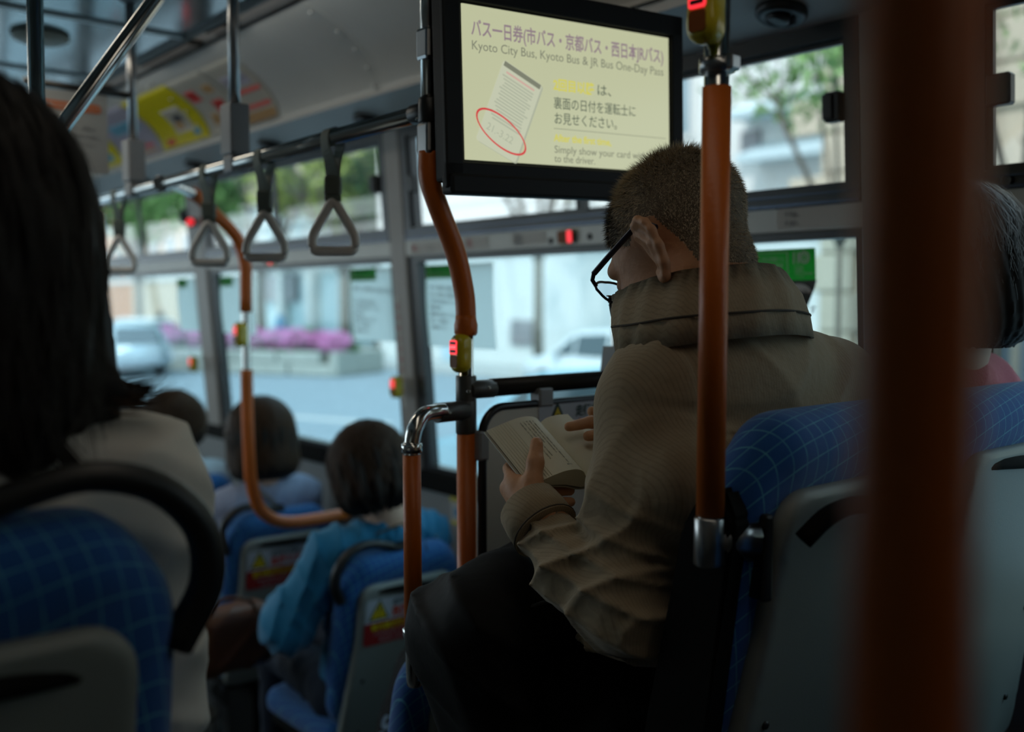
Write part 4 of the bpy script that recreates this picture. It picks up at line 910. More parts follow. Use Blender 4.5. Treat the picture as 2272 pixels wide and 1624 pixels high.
def strand_hair(C, R, s, n, rad, zend, m, parent, wave=.006, wf=9., inward=.25, width=.0016, seed=1, name='hair_strands', gap=.9, k=16, zvar=.02, spread=.0, part=0.):
    """strands from the crown flowing over the head envelope and hanging to zend (head-local)"""
    rs = np.random.RandomState(seed); az = rs.uniform(gap, 2*PI-gap, n)+PI/2     # azimuth 90 deg = face
    fr = rs.rand(n)**.5; rr = 1+rs.randn(n)*.022+.02
    t = np.linspace(0, 1, k)[None]; th0 = rs.uniform(.05, 1.2, n)[:, None]
    ze = (zend+rs.randn(n)*zvar)[:, None]; L1 = (PI/2-th0)*rad[2]; L2 = np.maximum(-(ze), .01); tot = L1+L2; sdist = t*tot
    th = np.minimum(th0+sdist/rad[2], PI/2); down = np.maximum(sdist-L1, 0)
    a_ = az[:, None]+part*np.sin(th)+rs.randn(n)[:, None]*.04+.05*np.sin(wf*.4*t*6+rs.rand(n)[:, None]*6.28)
    sr = np.sin(th)*rr[:, None]*(1-inward*(down/.16)**2+spread*(down/.16)); w_ = wave*np.sin(wf*t*PI+(rs.rand(n)*1.2+np.sin(az*5)*3)[:, None])*np.clip(t*2, 0, 1)
    x = np.cos(a_)*(rad[0]*sr+w_); y = np.sin(a_)*(rad[1]*sr+w_)-.012; z = np.cos(th)*rad[2]*rr[:, None]-down+.035
    P = np.stack([x, y, z], 2)*s; P = P@np.array(R).T+np.array(C); return ribbons(name, P, width, m, parent, out=C)
def hair_mass(C, R, s, rad, zend, m, parent, name='hair', h=.005, inward=.25, face=True, ripple=.003, rf=26, seed=0, extra=None, low=.92):
    C = np.array(C, float); R = np.array(R); f = frame(C, R, s); M_ = .24*s
    v = Vol(C-np.array((M_, M_, M_+.06)), C+np.array((M_, M_, M_)), h)
    v.ell(f((0, -.012, .035)), np.array(rad)*s*.985, k=.01, R=R)
    n = 6; prev = None
    for i in range(n+1):
        z = .03+(zend-.03)*i/n; q = 1-inward*(max(0, -z)/.16)**2; v.ell(f((0, -.022, z)), np.array((rad[0]*q*low, rad[1]*q*low*.92, .045))*s, k=.03, R=R)
    if face: v.ell(f((0, .115, -.03)), np.array((.062, .085, .115))*s, k=.02, R=R, sub=True)
    v.ell(f((0, .04, zend-.03)), np.array((.060, .09, .06))*s, k=.02, R=R, sub=True)
    if extra: extra(v, f)
    Ri = R.T; rs = np.random.RandomState(seed); ph = rs.rand(4)*6.28
    def fn(x, y, z):
        p = (np.stack([x, y, z], 1)-C)@R/s; a = np.arctan2(p[:, 1]+.012, p[:, 0]); w_ = p[:, 2]*22+np.sin(a*3+ph[0])*1.5
        return ripple*(np.sin(a*rf+np.sin(w_+ph[1])*1.3)+.6*np.sin(a*rf*2.3+np.sin(w_*1.7+ph[2])))
    v.warp(fn); return v.mesh(name, m, parent)
def lower_body(T, hip, floorz, mm, yaw=0., knees=None, shoes=BLACKM, h=.011, name='trousers'):
    """thighs, shins and shoes of a seated figure facing +y"""
    hip = np.array(hip, float); v = Vol((hip[0]-.36, hip[1]-.26, floorz), (hip[0]+.36, hip[1]+.75, hip[2]+.22), h); K = []
    kn = knees or [(hip[0]-.10, hip[1]+.42, hip[2]+.03), (hip[0]+.10, hip[1]+.42, hip[2]+.03)]
    v.ell(hip, (.185, .14, .12), k=.03); an = []
    for sg, k_ in zip((-1, 1), kn):
        k_ = np.array(k_); v.cap(hip+np.array((sg*.085, .02, 0)), k_, .088, .062, k=.04); a = np.array((k_[0], k_[1]+.02, floorz+.10)); v.cap(k_, a, .060, .045, k=.03); an.append(a)
    v.warp(folds(.008, 8, 24, 3)); v.mesh(name, mm, T)
    for a in an:
        v = Vol((a[0]-.08, a[1]-.12, floorz-.01), (a[0]+.08, a[1]+.24, floorz+.14), .008); v.cap((a[0], a[1]-.03, floorz+.05), (a[0], a[1]+.13, floorz+.038), .045, .036, k=.02); v.cap((a[0], a[1], floorz+.06), (a[0], a[1], floorz+.12), .042, k=.02)
        v.rbox((a[0], a[1]+.05, floorz-.03), (.2, .3, .03), .005, sub=True); v.mesh('shoe', shoes, T)

# ---------------------------------------------------------------- the reading man
MAN = thing('person', 'grey-haired man in a khaki jacket and glasses reading an open book', 'person', (1.09, .85, .58))
HC = np.array((1.059, .889, 1.742)); HR = rotm(math.radians(-36), math.radians(2), math.radians(2)); HS = 1.09
v = Vol((.78, .60, .93), (1.42, 1.24, 1.93), .0031)
f = add_head(v, HC, HR, HS, (1.083, .855, 1.60), nk=.050)
v.cap((1.08, .85, 1.59), (1.09, .875, 1.45), .055, .085, k=.05); v.ell((1.09, .88, 1.36), (.15, .085, .20), k=.05); v.ell((1.09, .90, 1.06), (.15, .11, .13), k=.05); v.cap((1.09, .88, 1.3), (1.09, .9, 1.05), .085, k=.05)
v.cap((.980, .89, 1.54), (.915, .848, 1.29), .038, .038, k=.04); v.cap((.90, .845, 1.29), (.905, 1.015, 1.392), .036, .026, k=.02)
v.cap((1.25, .815, 1.54), (1.33, .90, 1.29), .042, .038, k=.04); v.cap((1.33, .90, 1.29), (1.17, 1.05, 1.44), .036, .026, k=.02)
# left hand: palm behind the fore-edge, thumb over the pages, four fingers under the cover
v.cap((.903, 1.015, 1.392), (.908, 1.050, 1.412), .0255, .0245, k=.02)
for q in range(4): v.cap((.902+.003*q, 1.036+.008*q, 1.400), (.903+.004*q, 1.062+.010*q, 1.424-.004*q), .0150, .0125, k=.012)
for a, b_, c, d_ in (((.908, 1.076, 1.430), (.920, 1.096, 1.440), (.950, 1.098, 1.444), (.985, 1.088, 1.440)), ((.906, 1.070, 1.428), (.928, 1.082, 1.432), (.962, 1.076, 1.427), (.994, 1.062, 1.424)), ((.905, 1.060, 1.414), (.928, 1.062, 1.411), (.962, 1.052, 1.409), (.988, 1.040, 1.408)), ((.904, 1.044, 1.402), (.926, 1.042, 1.397), (.952, 1.030, 1.396), (.972, 1.022, 1.396))):
    v.cap(a, b_, .0102, .0096, k=.006); v.cap(b_, c, .0096, .0090, k=.004); v.cap(c, d_, .0088, .0075, k=.004)
v.cap((.902, 1.022, 1.402), (.907, 1.030, 1.432), .0165, .0135, k=.014); v.cap((.907, 1.030, 1.432), (.917, 1.036, 1.457), .0130, .0118, k=.006); v.cap((.917, 1.036, 1.457), (.932, 1.050, 1.482), .0122, .0092, k=.006, sq=((-.3, -.7, .6), 1.15))
v.ell((.929, 1.041, 1.478), (.0055, .003, .0075), k=.001, sub=False)
# right hand: index finger on the page, the others bent below it
v.cap((1.17, 1.05, 1.44), (1.135, 1.052, 1.470), .024, .022, k=.02)
for q in range(4): v.cap((1.14, 1.045+.006*q, 1.470-.008*q), (1.105, 1.048+.010*q-.012, 1.484-.014*q), .0140, .0115, k=.010)
v.cap((1.100, 1.052, 1.4905), (1.050, 1.060, 1.5015), .0100, .0094, k=.005); v.cap((1.050, 1.060, 1.5015), (1.010, 1.066, 1.497), .0094, .0075, k=.004)
v.cap((1.104, 1.030, 1.480), (1.058, 1.034, 1.487), .0100, .0095, k=.005); v.cap((1.058, 1.034, 1.487), (1.026, 1.042, 1.484), .0092, .0080, k=.004)
v.cap((1.112, 1.022, 1.462), (1.072, 1.020, 1.463), .0100, .0092, k=.004); v.cap((1.072, 1.020, 1.463), (1.055, 1.034, 1.454), .0088, .008, k=.004)
v.cap((1.118, 1.014, 1.448), (1.085, 1.012, 1.446), .0092, .0085, k=.004); v.cap((1.085, 1.012, 1.446), (1.072, 1.024, 1.438), .0080, .0072, k=.004)
v.cap((1.140, 1.065, 1.475), (1.115, 1.085, 1.500), .0135, .0120, k=.01); v.cap((1.115, 1.085, 1.500), (1.085, 1.092, 1.512), .0112, .0090, k=.004)
Vb, Qb = v.arrays()
acc = np.zeros_like(Vb); wq = np.zeros(len(Vb), np.float32)
for a, c in ((0, 1), (1, 2), (2, 3), (3, 0)): np.add.at(acc, Qb[:, a], Vb[Qb[:, c]]); np.add.at(wq, Qb[:, a], 1)
Vb = Vb*.45+.55*acc/np.maximum(wq, 1)[:, None]
def head_local(P): return (P-HC)@HR/HS
hl = head_local(Vb)
def hairline(y): return np.interp(y, [-.11, -.075, -.055, -.042, -.030, .004, .02, .05, .072, .10], [-.060, -.066, -.060, -.048, .034, .036, .026, .046, .074, .086])
hm = (hl[:, 2] > hairline(hl[:, 1])) & (np.abs(hl[:, 0]) < .0805+.0*hl[:, 2]) & (hl[:, 2] > -.075) & (np.abs(hl[:, 1]) < .13)
near = (np.abs(Vb-HC) < .17).all(1); hm &= near
mi = hm[Qb].all(1).astype(np.int32)
body = npmesh('body', Vb, Qb, [SKIN, SCALP], MAN, mi=mi)
# short hair: fine strands lying back over the scalp
e1, e2 = Vb[Qb[:, 1]]-Vb[Qb[:, 0]], Vb[Qb[:, 2]]-Vb[Qb[:, 0]]; fn_ = np.cross(e1, e2); fn_ /= np.linalg.norm(fn_, axis=1, keepdims=True)+1e-9
fi = np.nonzero(mi)[0]; pick = rng.choice(fi, 30000); u_ = rng.random((30000, 1)); w_ = rng.random((30000, 1))
root = (Vb[Qb[pick, 0]]*(1-u_)+Vb[Qb[pick, 1]]*u_)*(1-w_)+(Vb[Qb[pick, 3]]*(1-u_)+Vb[Qb[pick, 2]]*u_)*w_; nr = fn_[pick]
if ((root-HC)*nr).sum() < 0: nr = -nr
lr = head_local(root); dwn = np.stack([lr[:, 0]*1.5, np.where(lr[:, 1] > -.03, .05, -.03)+0*lr[:, 0], -np.ones(len(lr))*.06], 1); dwn = dwn@HR.T; dwn -= nr*(dwn*nr).sum(1, keepdims=True); dwn /= np.linalg.norm(dwn, axis=1, keepdims=True)+1e-9
top = np.clip((lr[:, 2]-.02)/.09, 0, 1)[:, None]; Ls = (.0045+.0085*top)*(.6+.8*rng.random((30000, 1)))
dd_ = nr*(.55+.3*top)+dwn*.7+rng.normal(size=(30000, 3))*.30; dd_ /= np.linalg.norm(dd_, axis=1, keepdims=True); wv_ = np.cross(dd_, nr+rng.normal(size=(30000, 3))*.3); wv_ /= np.linalg.norm(wv_, axis=1, keepdims=True)+1e-9
tri_ = np.stack([root-wv_*.00030-nr*.0006, root+wv_*.00030-nr*.0006, root+dd_*Ls], 1)
hc_ = (lr[:, 1] > .02) & (lr[:, 2] > .05) & (rng.random(len(lr)) < .75)     # darker hair in front
o = npmesh('hair', tri_.reshape(-1, 3), np.arange(90000).reshape(-1, 3), [HAIRM, HAIRD], MAN, smooth=False, mi=(hc_ | (rng.random(len(lr)) < .15)).astype(int)); o['kind'] = 'stuff'; o['label'] = 'short cropped greying hair'
# jacket
v = Vol((.76, .60, .98), (1.46, 1.20, 1.70), .0042)
v.ell((1.095, .87, 1.40), (.195, .130, .22), k=.05); v.ell((1.09, .90, 1.14), (.20, .150, .17), k=.06)
v.cap((.985, .885, 1.556), (1.255, .800, 1.560), .062, .072, k=.06); v.cap((1.00, .85, 1.600), (1.17, .815, 1.600), .058, .058, k=.05); v.cap((.96, .80, 1.45), (1.24, .765, 1.46), .075, k=.05); v.ell((1.085, .835, 1.585), (.14, .095, .075), k=.04)
v.cap((.972, .885, 1.546), (.943, .862, 1.43), .058, .059, k=.035); v.cap((.943, .862, 1.43), (.912, .850, 1.305), .062, .060, k=.03)
v.cap((.905, .850, 1.295), (.900, .935, 1.330), .060, .054, k=.03); v.cap((.900, .935, 1.330), (.903, 1.010, 1.378), .052, .043, k=.02)
v.cap((1.27, .795, 1.555), (1.335, .89, 1.30), .066, .060, k=.035); v.cap((1.335, .89, 1.30), (1.20, 1.02, 1.405), .058, .046, k=.03)
v.cap((.903, 1.012, 1.380), (.906, 1.045, 1.403), .036, k=.003, sub=True); v.cap((1.20, 1.02, 1.41), (1.15, 1.06, 1.45), .036, k=.003, sub=True)
v.ell((1.080, .875, 1.685), (.060, .064, .060), k=.01, sub=True)
fA = folds(.013, 9, 30, 5, lambda x, y, z: np.clip((1.50-z)/.12, .10, 1)*np.where(x < 1.0, 1, .55)); fB = folds(.007, 6, 17, 11)
v.warp(fA); v.warp(fB)
v.rbox((1.10, .90, .90), (.5, .5, .315), .02, k=.004, sub=True)      # the hem
# seam of the shoulder yoke and of the sleeve head
v.warp(lambda x, y, z: .0035*np.exp(-((z-(1.505-.10*(x-1.1)))/.0035)**2)*(y < .86)*(x > .97)-.0012*np.exp(-((z-(1.512-.10*(x-1.1)))/.006)**2)*(y < .86)*(x > .97))
v.warp(lambda x, y, z: .0040*np.exp(-((x-(.965+.25*(1.56-z)*.3))/.0035)**2)*(z > 1.44)*(z < 1.66))
jk = v.mesh('jacket', JACK, MAN)
# stand-up collar: a bent band of cloth, with a stitched fold line
def collar_ring(rows, t, n=64):
    b = BM(); A = []
    for r_ in rows:
        pts = spline([V(p) for p in r_], 8); A.append(pts)
    m_ = len(A[0]); c_ = V((1.075, .87, 1.64)); G = []
    for side_ in (0, 1):
        L_ = []
        for row in A:
            rr_ = []
            for i, p in enumerate(row):
                d_ = V((p.x-c_.x, p.y-c_.y, 0)).normalized(); wv2 = .0016*math.sin(i*1.1)+.0012*math.sin(i*2.3+p.z*90); rr_.append(b.verts.new(p+d_*(wv2-(t if side_ else 0))))
            L_.append(rr_)
        G.append(L_)
    for q, L_ in enumerate(G):
        for a, c in zip(L_[:-1], L_[1:]):
            for i in range(m_-1):
                fc = b.faces.new((a[i], a[i+1], c[i+1], c[i]) if q == 0 else (a[i], c[i], c[i+1], a[i+1])); fc.smooth = True
    for a, c in ((G[0][0], G[1][0]), (G[0][-1], G[1][-1])):
        for i in range(m_-1): b.faces.new((a[i], c[i], c[i+1], a[i+1]))
    for i in (0, -1):
        for k in range(len(rows)-1): b.faces.new((G[0][k][i], G[0][k+1][i], G[1][k+1][i], G[1][k][i]))
    return b
top_ = [(1.030, 1.000, 1.690), (.998, .955, 1.697), (.985, .900, 1.710), (.990, .835, 1.722), (1.020, .785, 1.728), (1.075, .768, 1.731), (1.130, .780, 1.722), (1.178, .825, 1.705), (1.185, .890, 1.692), (1.150, .960, 1.680)]
midu = [(1.026, .992, 1.668), (.982, .950, 1.672), (.965, .895, 1.682), (.970, .825, 1.690), (1.005, .768, 1.696), (1.075, .748, 1.699), (1.145, .762, 1.690), (1.196, .818, 1.678), (1.205, .890, 1.670), (1.160, .960, 1.66)]
mid_ = [(1.020, .975, 1.645), (.972, .940, 1.648), (.953, .888, 1.652), (.958, .818, 1.662), (.996, .760, 1.668), (1.075, .740, 1.671), (1.152, .755, 1.664), (1.205, .815, 1.655), (1.212, .890, 1.65), (1.165, .955, 1.64)]
low_ = [(1.005, .945, 1.615), (.962, .925, 1.615), (.945, .882, 1.618), (.950, .815, 1.626), (.992, .756, 1.636), (1.075, .735, 1.640), (1.156, .750, 1.634), (1.208, .812, 1.622), (1.215, .885, 1.62), (1.17, .945, 1.61)]
cl = obj('collar', collar_ring([low_, mid_, midu, top_], .004), JACK, jk)
b = BM(); tube(b, [V(p)+V((p[0]-1.075, p[1]-.87, 0)).normalized()*.0015 for p in mid_], .0016, 6, sm=6); obj('collar_seam', b, mat('thread_dark', (.07, .055, .04), .8), jk)
b = BM(); tube(b, [V((1.030, 1.002, 1.690)), V((1.026, .995, 1.668)), V((1.018, .978, 1.645)), V((1.004, .948, 1.612)), V((.998, .935, 1.58))], .003, 8, sm=5)
for k in range(18):
    p = V((1.030, 1.002, 1.690)).lerp(V((1.006, .952, 1.614)), k/17); box(b, (p.x-.006, p.y-.001, p.z-.001), (p.x-.001, p.y+.002, p.z+.001))
obj('zip', b, BLACK, jk)
# sleeve cuffs
for (a, c, r0, r1) in (((.901, .995, 1.368), (.906, 1.040, 1.397), .0475, .0440), ((1.215, 1.005, 1.395), (1.165, 1.050, 1.436), .048, .043)):
    b = BM(); a, c = V(a), V(c); d_ = (c-a).normalized(); L_ = (c-a).length
    lathe(b, a, d_, [(0, r0), (L_*.5, (r0+r1)/2+.001), (L_-.002, r1), (L_, r1-.002), (L_, r1-.007), (L_*.3, r1-.008)], 26); obj('cuff', b, JACK, jk)
    b = BM(); lathe(b, a+d_*.002, d_, [(0, r0+.0005), (.0012, r0+.0014), (.0024, r0+.0005)], 26); obj('cuff_seam', b, MC['thread_dark'], jk)
lower_body(MAN, (1.09, .905, 1.10), .58, BLACKM, knees=[(.915, 1.15, 1.135), (1.15, 1.205, 1.12)])
# glasses
GL = mat('frame_navy', (.012, .010, .035), .3); LENS = glass_mat('lens', (.9, .92, .95))
b = BM(); fp = lambda *p: V(f(p))
for sg in (-1, 1):
    tube(b, [fp(sg*.0725, .084, .033), fp(sg*.0765, .05, .033), fp(sg*.081, .0, .033), fp(sg*.083, -.020, .030), fp(sg*.081, -.034, .012)], .0019*HS, 8, sm=3, rx=2.0)
    tube(b, [fp(sg*.0725, .084, .033), fp(sg*.069, .093, .030), fp(sg*.062, .097, .024)], .0030, 8)
    pts = []
    for k in range(25):
        a = 2*PI*k/24; pts.append(fp(sg*.037+.0285*math.cos(a)*(1 if math.sin(a) > 0 else .93), .100-.004*abs(math.cos(a)), .018+.0185*math.sin(a)*(1.0 if math.sin(a) < 0 else .85)))
    tube(b, pts, .0019, 8)
tube(b, [fp(-.010, .099, .025), fp(0, .103, .029), fp(.010, .099, .025)], .0017, 8)
gl = obj('glasses', b, GL, MAN)
for sg in (-1, 1):
    b = BM(); plate(b, f((sg*.037, .0975, .018)), V(HR@np.array((1, 0, 0))), V(HR@np.array((0, 0, 1))), [(.028*math.cos(a*PI/12), .0165*math.sin(a*PI/12)) for a in range(24)], .0012); obj('lens', b, LENS, gl)

# ---- the book
BK = thing('book', 'open paperback book held in the man\'s left hand', 'book', (1.0, 1.07, 1.42))
G1, G2 = V((1.013, 1.137, 1.497)), V((.995, 1.015, 1.432)); U = (G1-G2).normalized(); Vv = V((1, 0, 0)); Vv = (Vv-U*Vv.dot(U)).normalized(); Nn = Vv.cross(U); LB = .137
def bk(v_, n_, u_=0.): return G2+Vv*v_+Nn*n_+U*u_
PG = mat('book_page', (.78, .76, .62), .75); PGE = mat('book_edge', (.66, .64, .50), .8, noise=.12, nscale=260)
def bprism(name, prof, m, parent, u0=0., u1=LB, slit=False):
    b = BM(); prism(b, [bk(x, y, u0) for x, y in prof][::-1], U*(u1-u0)); return obj(name, b, m, parent, angle=math.radians(28))
crv = lambda P, n=6: [(p.x, p.y) for p in spline([V((a, c, 0)) for a, c in P], n)]
ltop = crv([(-.058, .004), (-.040, .0105), (-.022, .0125), (-.008, .0085), (0, .0)])
bprism('left_pages', [(-.092, -.013)]+ltop+[(.0, -.020), (-.03, -.014), (-.06, -.013)], PG, BK)
b = BM()
for k in range(9):
    t = (k+.5)/9; p, q = bk(-.092+.034*t-.0004, -.013+.017*t+.0004, .001), bk(-.092+.034*t-.0004, -.013+.017*t+.0004, LB-.001); tube(b, [p, q], .00035, 4)
obj('page_edges', b, PGE, BK)
bprism('right_pages', [(0, -.020)]+crv([(0, .0), (.010, .0055), (.030, .0075), (.060, .006), (.104, .002)])+[(.106, -.003), (.06, -.007), (.03, -.012)], PG, BK)
bprism('raised_leaf', crv([(.002, .002), (.010, .0095), (.026, .0145), (.048, .0165)])+crv([(.048, .0159), (.026, .0138), (.0104, .0087), (.0028, .001)]), PG, BK, .0, LB)
bprism('cover', crv([(-.0955, -.0150), (-.06, -.0150), (-.03, -.0165), (0, -.0225), (.03, -.0145), (.06, -.0085), (.109, -.0015)])+crv([(.109, -.003), (.06, -.0102), (.03, -.0165), (0, -.0245), (-.03, -.0185), (-.06, -.0168), (-.0955, -.0168)]), mat('book_cover', (.46, .45, .38), .6), BK)
tl = ['それは静かな朝のことだった窓の外では', '人々がゆっくりと歩いていた彼は本を', '閉じて遠くの山を眺めた', '風が吹いて木の葉が揺れる音がした', 'そして電車は次の駅へと向かう']
for k, s in enumerate(tl):
    vv = -.047+k*.0052; nn_ = float(np.interp(vv, [p[0] for p in ltop], [p[1] for p in ltop])); n2 = float(np.interp(vv+.002, [p[0] for p in ltop], [p[1] for p in ltop])); tv = (Vv*.002+Nn*(n2-nn_)).normalized()
    text('print_line', s*3 if k == 4 else s*2, .0026, bk(vv, nn_, LB-.012), -U, tv, mat('book_print', (.38, .37, .31), .8), BK, lift=.0005)
text('print_line', '四十二', .003, bk(-.03, .0122, .012), Vv, U, GREYINK, BK, lift=.0006)

# ---- black rucksack on the man's lap
BP = thing('backpack', 'black rucksack lying on the man\'s lap beneath the book', 'bag', (.99, 1.14, 1.0))
v = Vol((.76, .95, .92), (1.28, 1.30, 1.40), .007); v.rbox((.975, 1.125, 1.150), (.155, .115, .150), .07, R=rotm(math.radians(-12), math.radians(-14), 0)); v.ell((.93, 1.11, 1.20), (.115, .10, .10), k=.05); v.ell((1.08, 1.13, 1.21), (.12, .10, .10), k=.05)
v.warp(folds(.012, 9, 22, 21)); v.mesh('bag_body', mat('bag_nylon', (.006, .006, .006), .7, bump=.3, bscale=35, spec=.2), BP)
b = BM(); tube(b, [(.855, 1.045, 1.235), (.90, 1.02, 1.26), (.95, 1.005, 1.262), (1.0, 1.00, 1.24)], .003, 8, sm=4); obj('zip', b, mat('zip_grey', (.05, .05, .05), .4), BP)
b = BM(); box(b, (.945, 1.0, 1.262), (.962, 1.008, 1.290), .002); box(b, (.968, 1.0, 1.243), (.980, 1.008, 1.262), .002); obj('buckle', b, mat('buckle_grey', (.10, .10, .10), .3, .5), BP)
v = Vol((.68, 1.02, .60), (.95, 1.30, 1.20), .008); v.cap((.86, 1.12, 1.10), (.84, 1.18, .80), .075, .065, k=.03); v.warp(folds(.01, 9, 22, 8))
# ---- black bag with white letters in the aisle, beyond the short rail
BG = thing('tote_bag', 'black bag with curling white letters leaning beside the teal woman\'s seat', 'bag', (1.30, 2.0, .17))
v = Vol((1.06, 1.90, .15), (1.62, 2.25, .95), .009)
v.rbox((1.42, 2.06, .50), (.13, .07, .30), .06, R=rotm(0, math.radians(20), 0)); v.warp(folds(.012, 8, 20, 31)); v.mesh('bag_body', MC['bag_nylon'], BG)
text('lettering', 'SS', .085, (1.300, 1.985, .60), V((.36, 0, .93)), V((-.93, 0, .36)), mat('print_bagwhite', (.45, .46, .46), .6), BG, off=.002)
text('lettering', 'co', .075, (1.255, 1.985, .47), V((.36, 0, .93)), V((-.93, 0, .36)), MC['print_bagwhite'], BG, off=.002)
b = BM(); tube(b, [(1.46, 2.03, .78), (1.50, 2.0, .88), (1.56, 2.0, .86), (1.58, 2.04, .74)], .006, 8, sm=4); obj('handle', b, MC['bag_nylon'], BG)
# ---- dark round bag at the lower right corner
v = Vol((1.20, .20, 1.00), (1.72, .56, 1.50), .008); v.ell((1.50, .42, 1.235), (.155, .12, .135), k=.03); v.warp(folds(.008, 9, 20, 41)); 
DB = thing('shoulder_bag', 'round black bag in the lower right corner of the view', 'bag', (1.50, .42, 1.10)); v.mesh('bag_body', MC['bag_nylon'], DB)

# ---------------------------------------------------------------- the other passengers
def sitter(label, hip, floorz, C, R, s, neck, sh, el, wr, cloth, trou, h=.006, torso=(.165, .11), slr=(.058, .050, .044), hands=True, fold=.010, seed=0, skin=SKINP, kn=None, ear=True, shape=None, nk=.048, cname='blouse'):
    T = thing('person', label, 'person', (hip[0], hip[1], floorz)); A = lambda p: np.array(p, float)
    lo = np.min([A(hip)-.22, A(C)-.16*s, A(sh[0])-.1, A(sh[1])-.1, A(el[0])-.1, A(el[1])-.1, A(wr[0])-.2, A(wr[1])-.2], 0); hi = np.max([A(hip)+.2, A(C)+.2*s, A(sh[1])+.1, A(el[0])+.1, A(el[1])+.1, A(wr[0])+.2, A(wr[1])+.2], 0)
    v = Vol(lo, hi, max(h*.85, .0042)); f = add_head(v, C, R, s, neck, nk=nk, ear=ear)
    ch = A((neck[0], neck[1]+.055, neck[2]-.22))
    v.cap(neck, ch, .05, .09, k=.04); v.ell(ch, (torso[0]*.82, torso[1]*.8, .17), k=.05); v.cap(ch, hip, .10, .12, k=.05)
    for i in (0, 1):
        v.cap(sh[i], el[i], .040, .034, k=.03); v.cap(el[i], wr[i], .034, .022, k=.02)
        if hands: add_hand(v, wr[i], A(wr[i])-A(el[i]), (0, .3, -1), (-1, 1)[i], .45, .92)
    v.mesh('body', skin, T)
    v = Vol(lo, hi, h); v.ell(ch, (torso[0], torso[1], .20), k=.05); v.cap(ch, hip, torso[0]*.85, torso[0]*.98, k=.06, sq=((0, 1, 0), 1.25))
    m0 = A(neck)-A((0, 0, .045)); v.cap(sh[0], m0, .052, .058, k=.04); v.cap(m0, sh[1], .058, .052, k=.04); v.cap(sh[0], sh[1], .058, k=.05)
    for i in (0, 1):
        v.cap(sh[i], el[i], slr[0], slr[1], k=.035); we = A(el[i])*.22+A(wr[i])*.78; v.cap(el[i], we, slr[1], slr[2], k=.02)
        v.cap(we, A(wr[i])+(A(wr[i])-A(el[i]))*.2, slr[2]*.72, k=.003, sub=True)
    v.ell(A(neck)+A((0, .015, .035)), (.072, .078, .058), k=.012, sub=True)
    v.warp(folds(fold, 8, 24, seed))
    if shape: shape(v)
    c_ = v.mesh(cname, cloth, T)
    lower_body(T, hip, floorz, trou, knees=kn); return T, f, c_
TROU = mat('trouser_navy', (.012, .018, .035), .8)
# dark-coated passenger holding the round bag, and seats: added behind the view for shade
S_H = copy_tree(S_B, (1.553, -.13, .58), 'blue seat of the dark-coated passenger, added out of view for shade in the row behind', 'blue patterned bus seats')
S_I = copy_tree(S_B, (1.092, -.13, .58), 'empty blue seat by the aisle, added out of view for shade in the row behind', 'blue patterned bus seats')
T6, f6, c6_ = sitter('dark-coated passenger with a round black bag, added mostly out of view to shade the seat backs', (1.55, .12, 1.05), .58, (1.56, .02, 1.70), rotm(math.radians(-8), 0, 0), 1.03, (1.55, -.01, 1.575), [(1.37, .0, 1.50), (1.73, .0, 1.50)], [(1.36, .10, 1.26), (1.75, .10, 1.26)], [(1.42, .33, 1.25), (1.64, .33, 1.25)], BLACKM, BLACKM, h=.009, seed=101, kn=[(1.46, .50, 1.11), (1.65, .50, 1.11)], cname='coat')
hair_mass((1.56, .02, 1.70), rotm(math.radians(-8), 0, 0), 1.03, (.088, .104, .100), -.04, HAIRD, T6, h=.007, low=.9)
# woman in teal
R1 = rotm(math.radians(-24), 0, math.radians(4)); C1 = (1.565, 2.515, 1.175)
T1, f1, c1_ = sitter('woman with wavy dark bob in a teal blouse patterned with small leaves', (1.60, 2.58, .50), 0., C1, R1, 1.0, (1.60, 2.465, 1.045), [(1.425, 2.49, .965), (1.765, 2.50, .965)], [(1.315, 2.56, .755), (1.80, 2.66, .72)], [(1.43, 2.80, .74), (1.68, 2.84, .72)], blouse_mat(), TROU, h=.006, slr=(.068, .078, .060), seed=51, fold=.014, torso=(.175, .125))
hair_mass(C1, R1, 1.0, (.104, .118, .118), -.080, HAIRD, T1, inward=.10, ripple=.006, rf=13, seed=3, h=.0045, low=1.0)
strand_hair(C1, R1, 1.0, 2600, (.106, .120, .118), -.085, mat('hair_auburn', (.065, .036, .021), .5, noise=.3, nscale=20, spec=.2), T1, wave=.013, wf=9, inward=.0, width=.0030, seed=5, zvar=.018)
b = BM(); tube(b, [(1.53, 2.425, 1.012), (1.565, 2.405, 1.028), (1.61, 2.405, 1.035), (1.655, 2.425, 1.028), (1.68, 2.46, 1.010)], .0030, 8, sm=5); obj('necklace_cord', b, mat('cord_brown', (.10, .07, .03), .6), T1)
b = BM(); tube(b, [(1.665, 2.372, .985), (1.672, 2.366, .95), (1.682, 2.362, .905)], .002, 6, sm=3); obj('back_placket', b, INK, c1_)
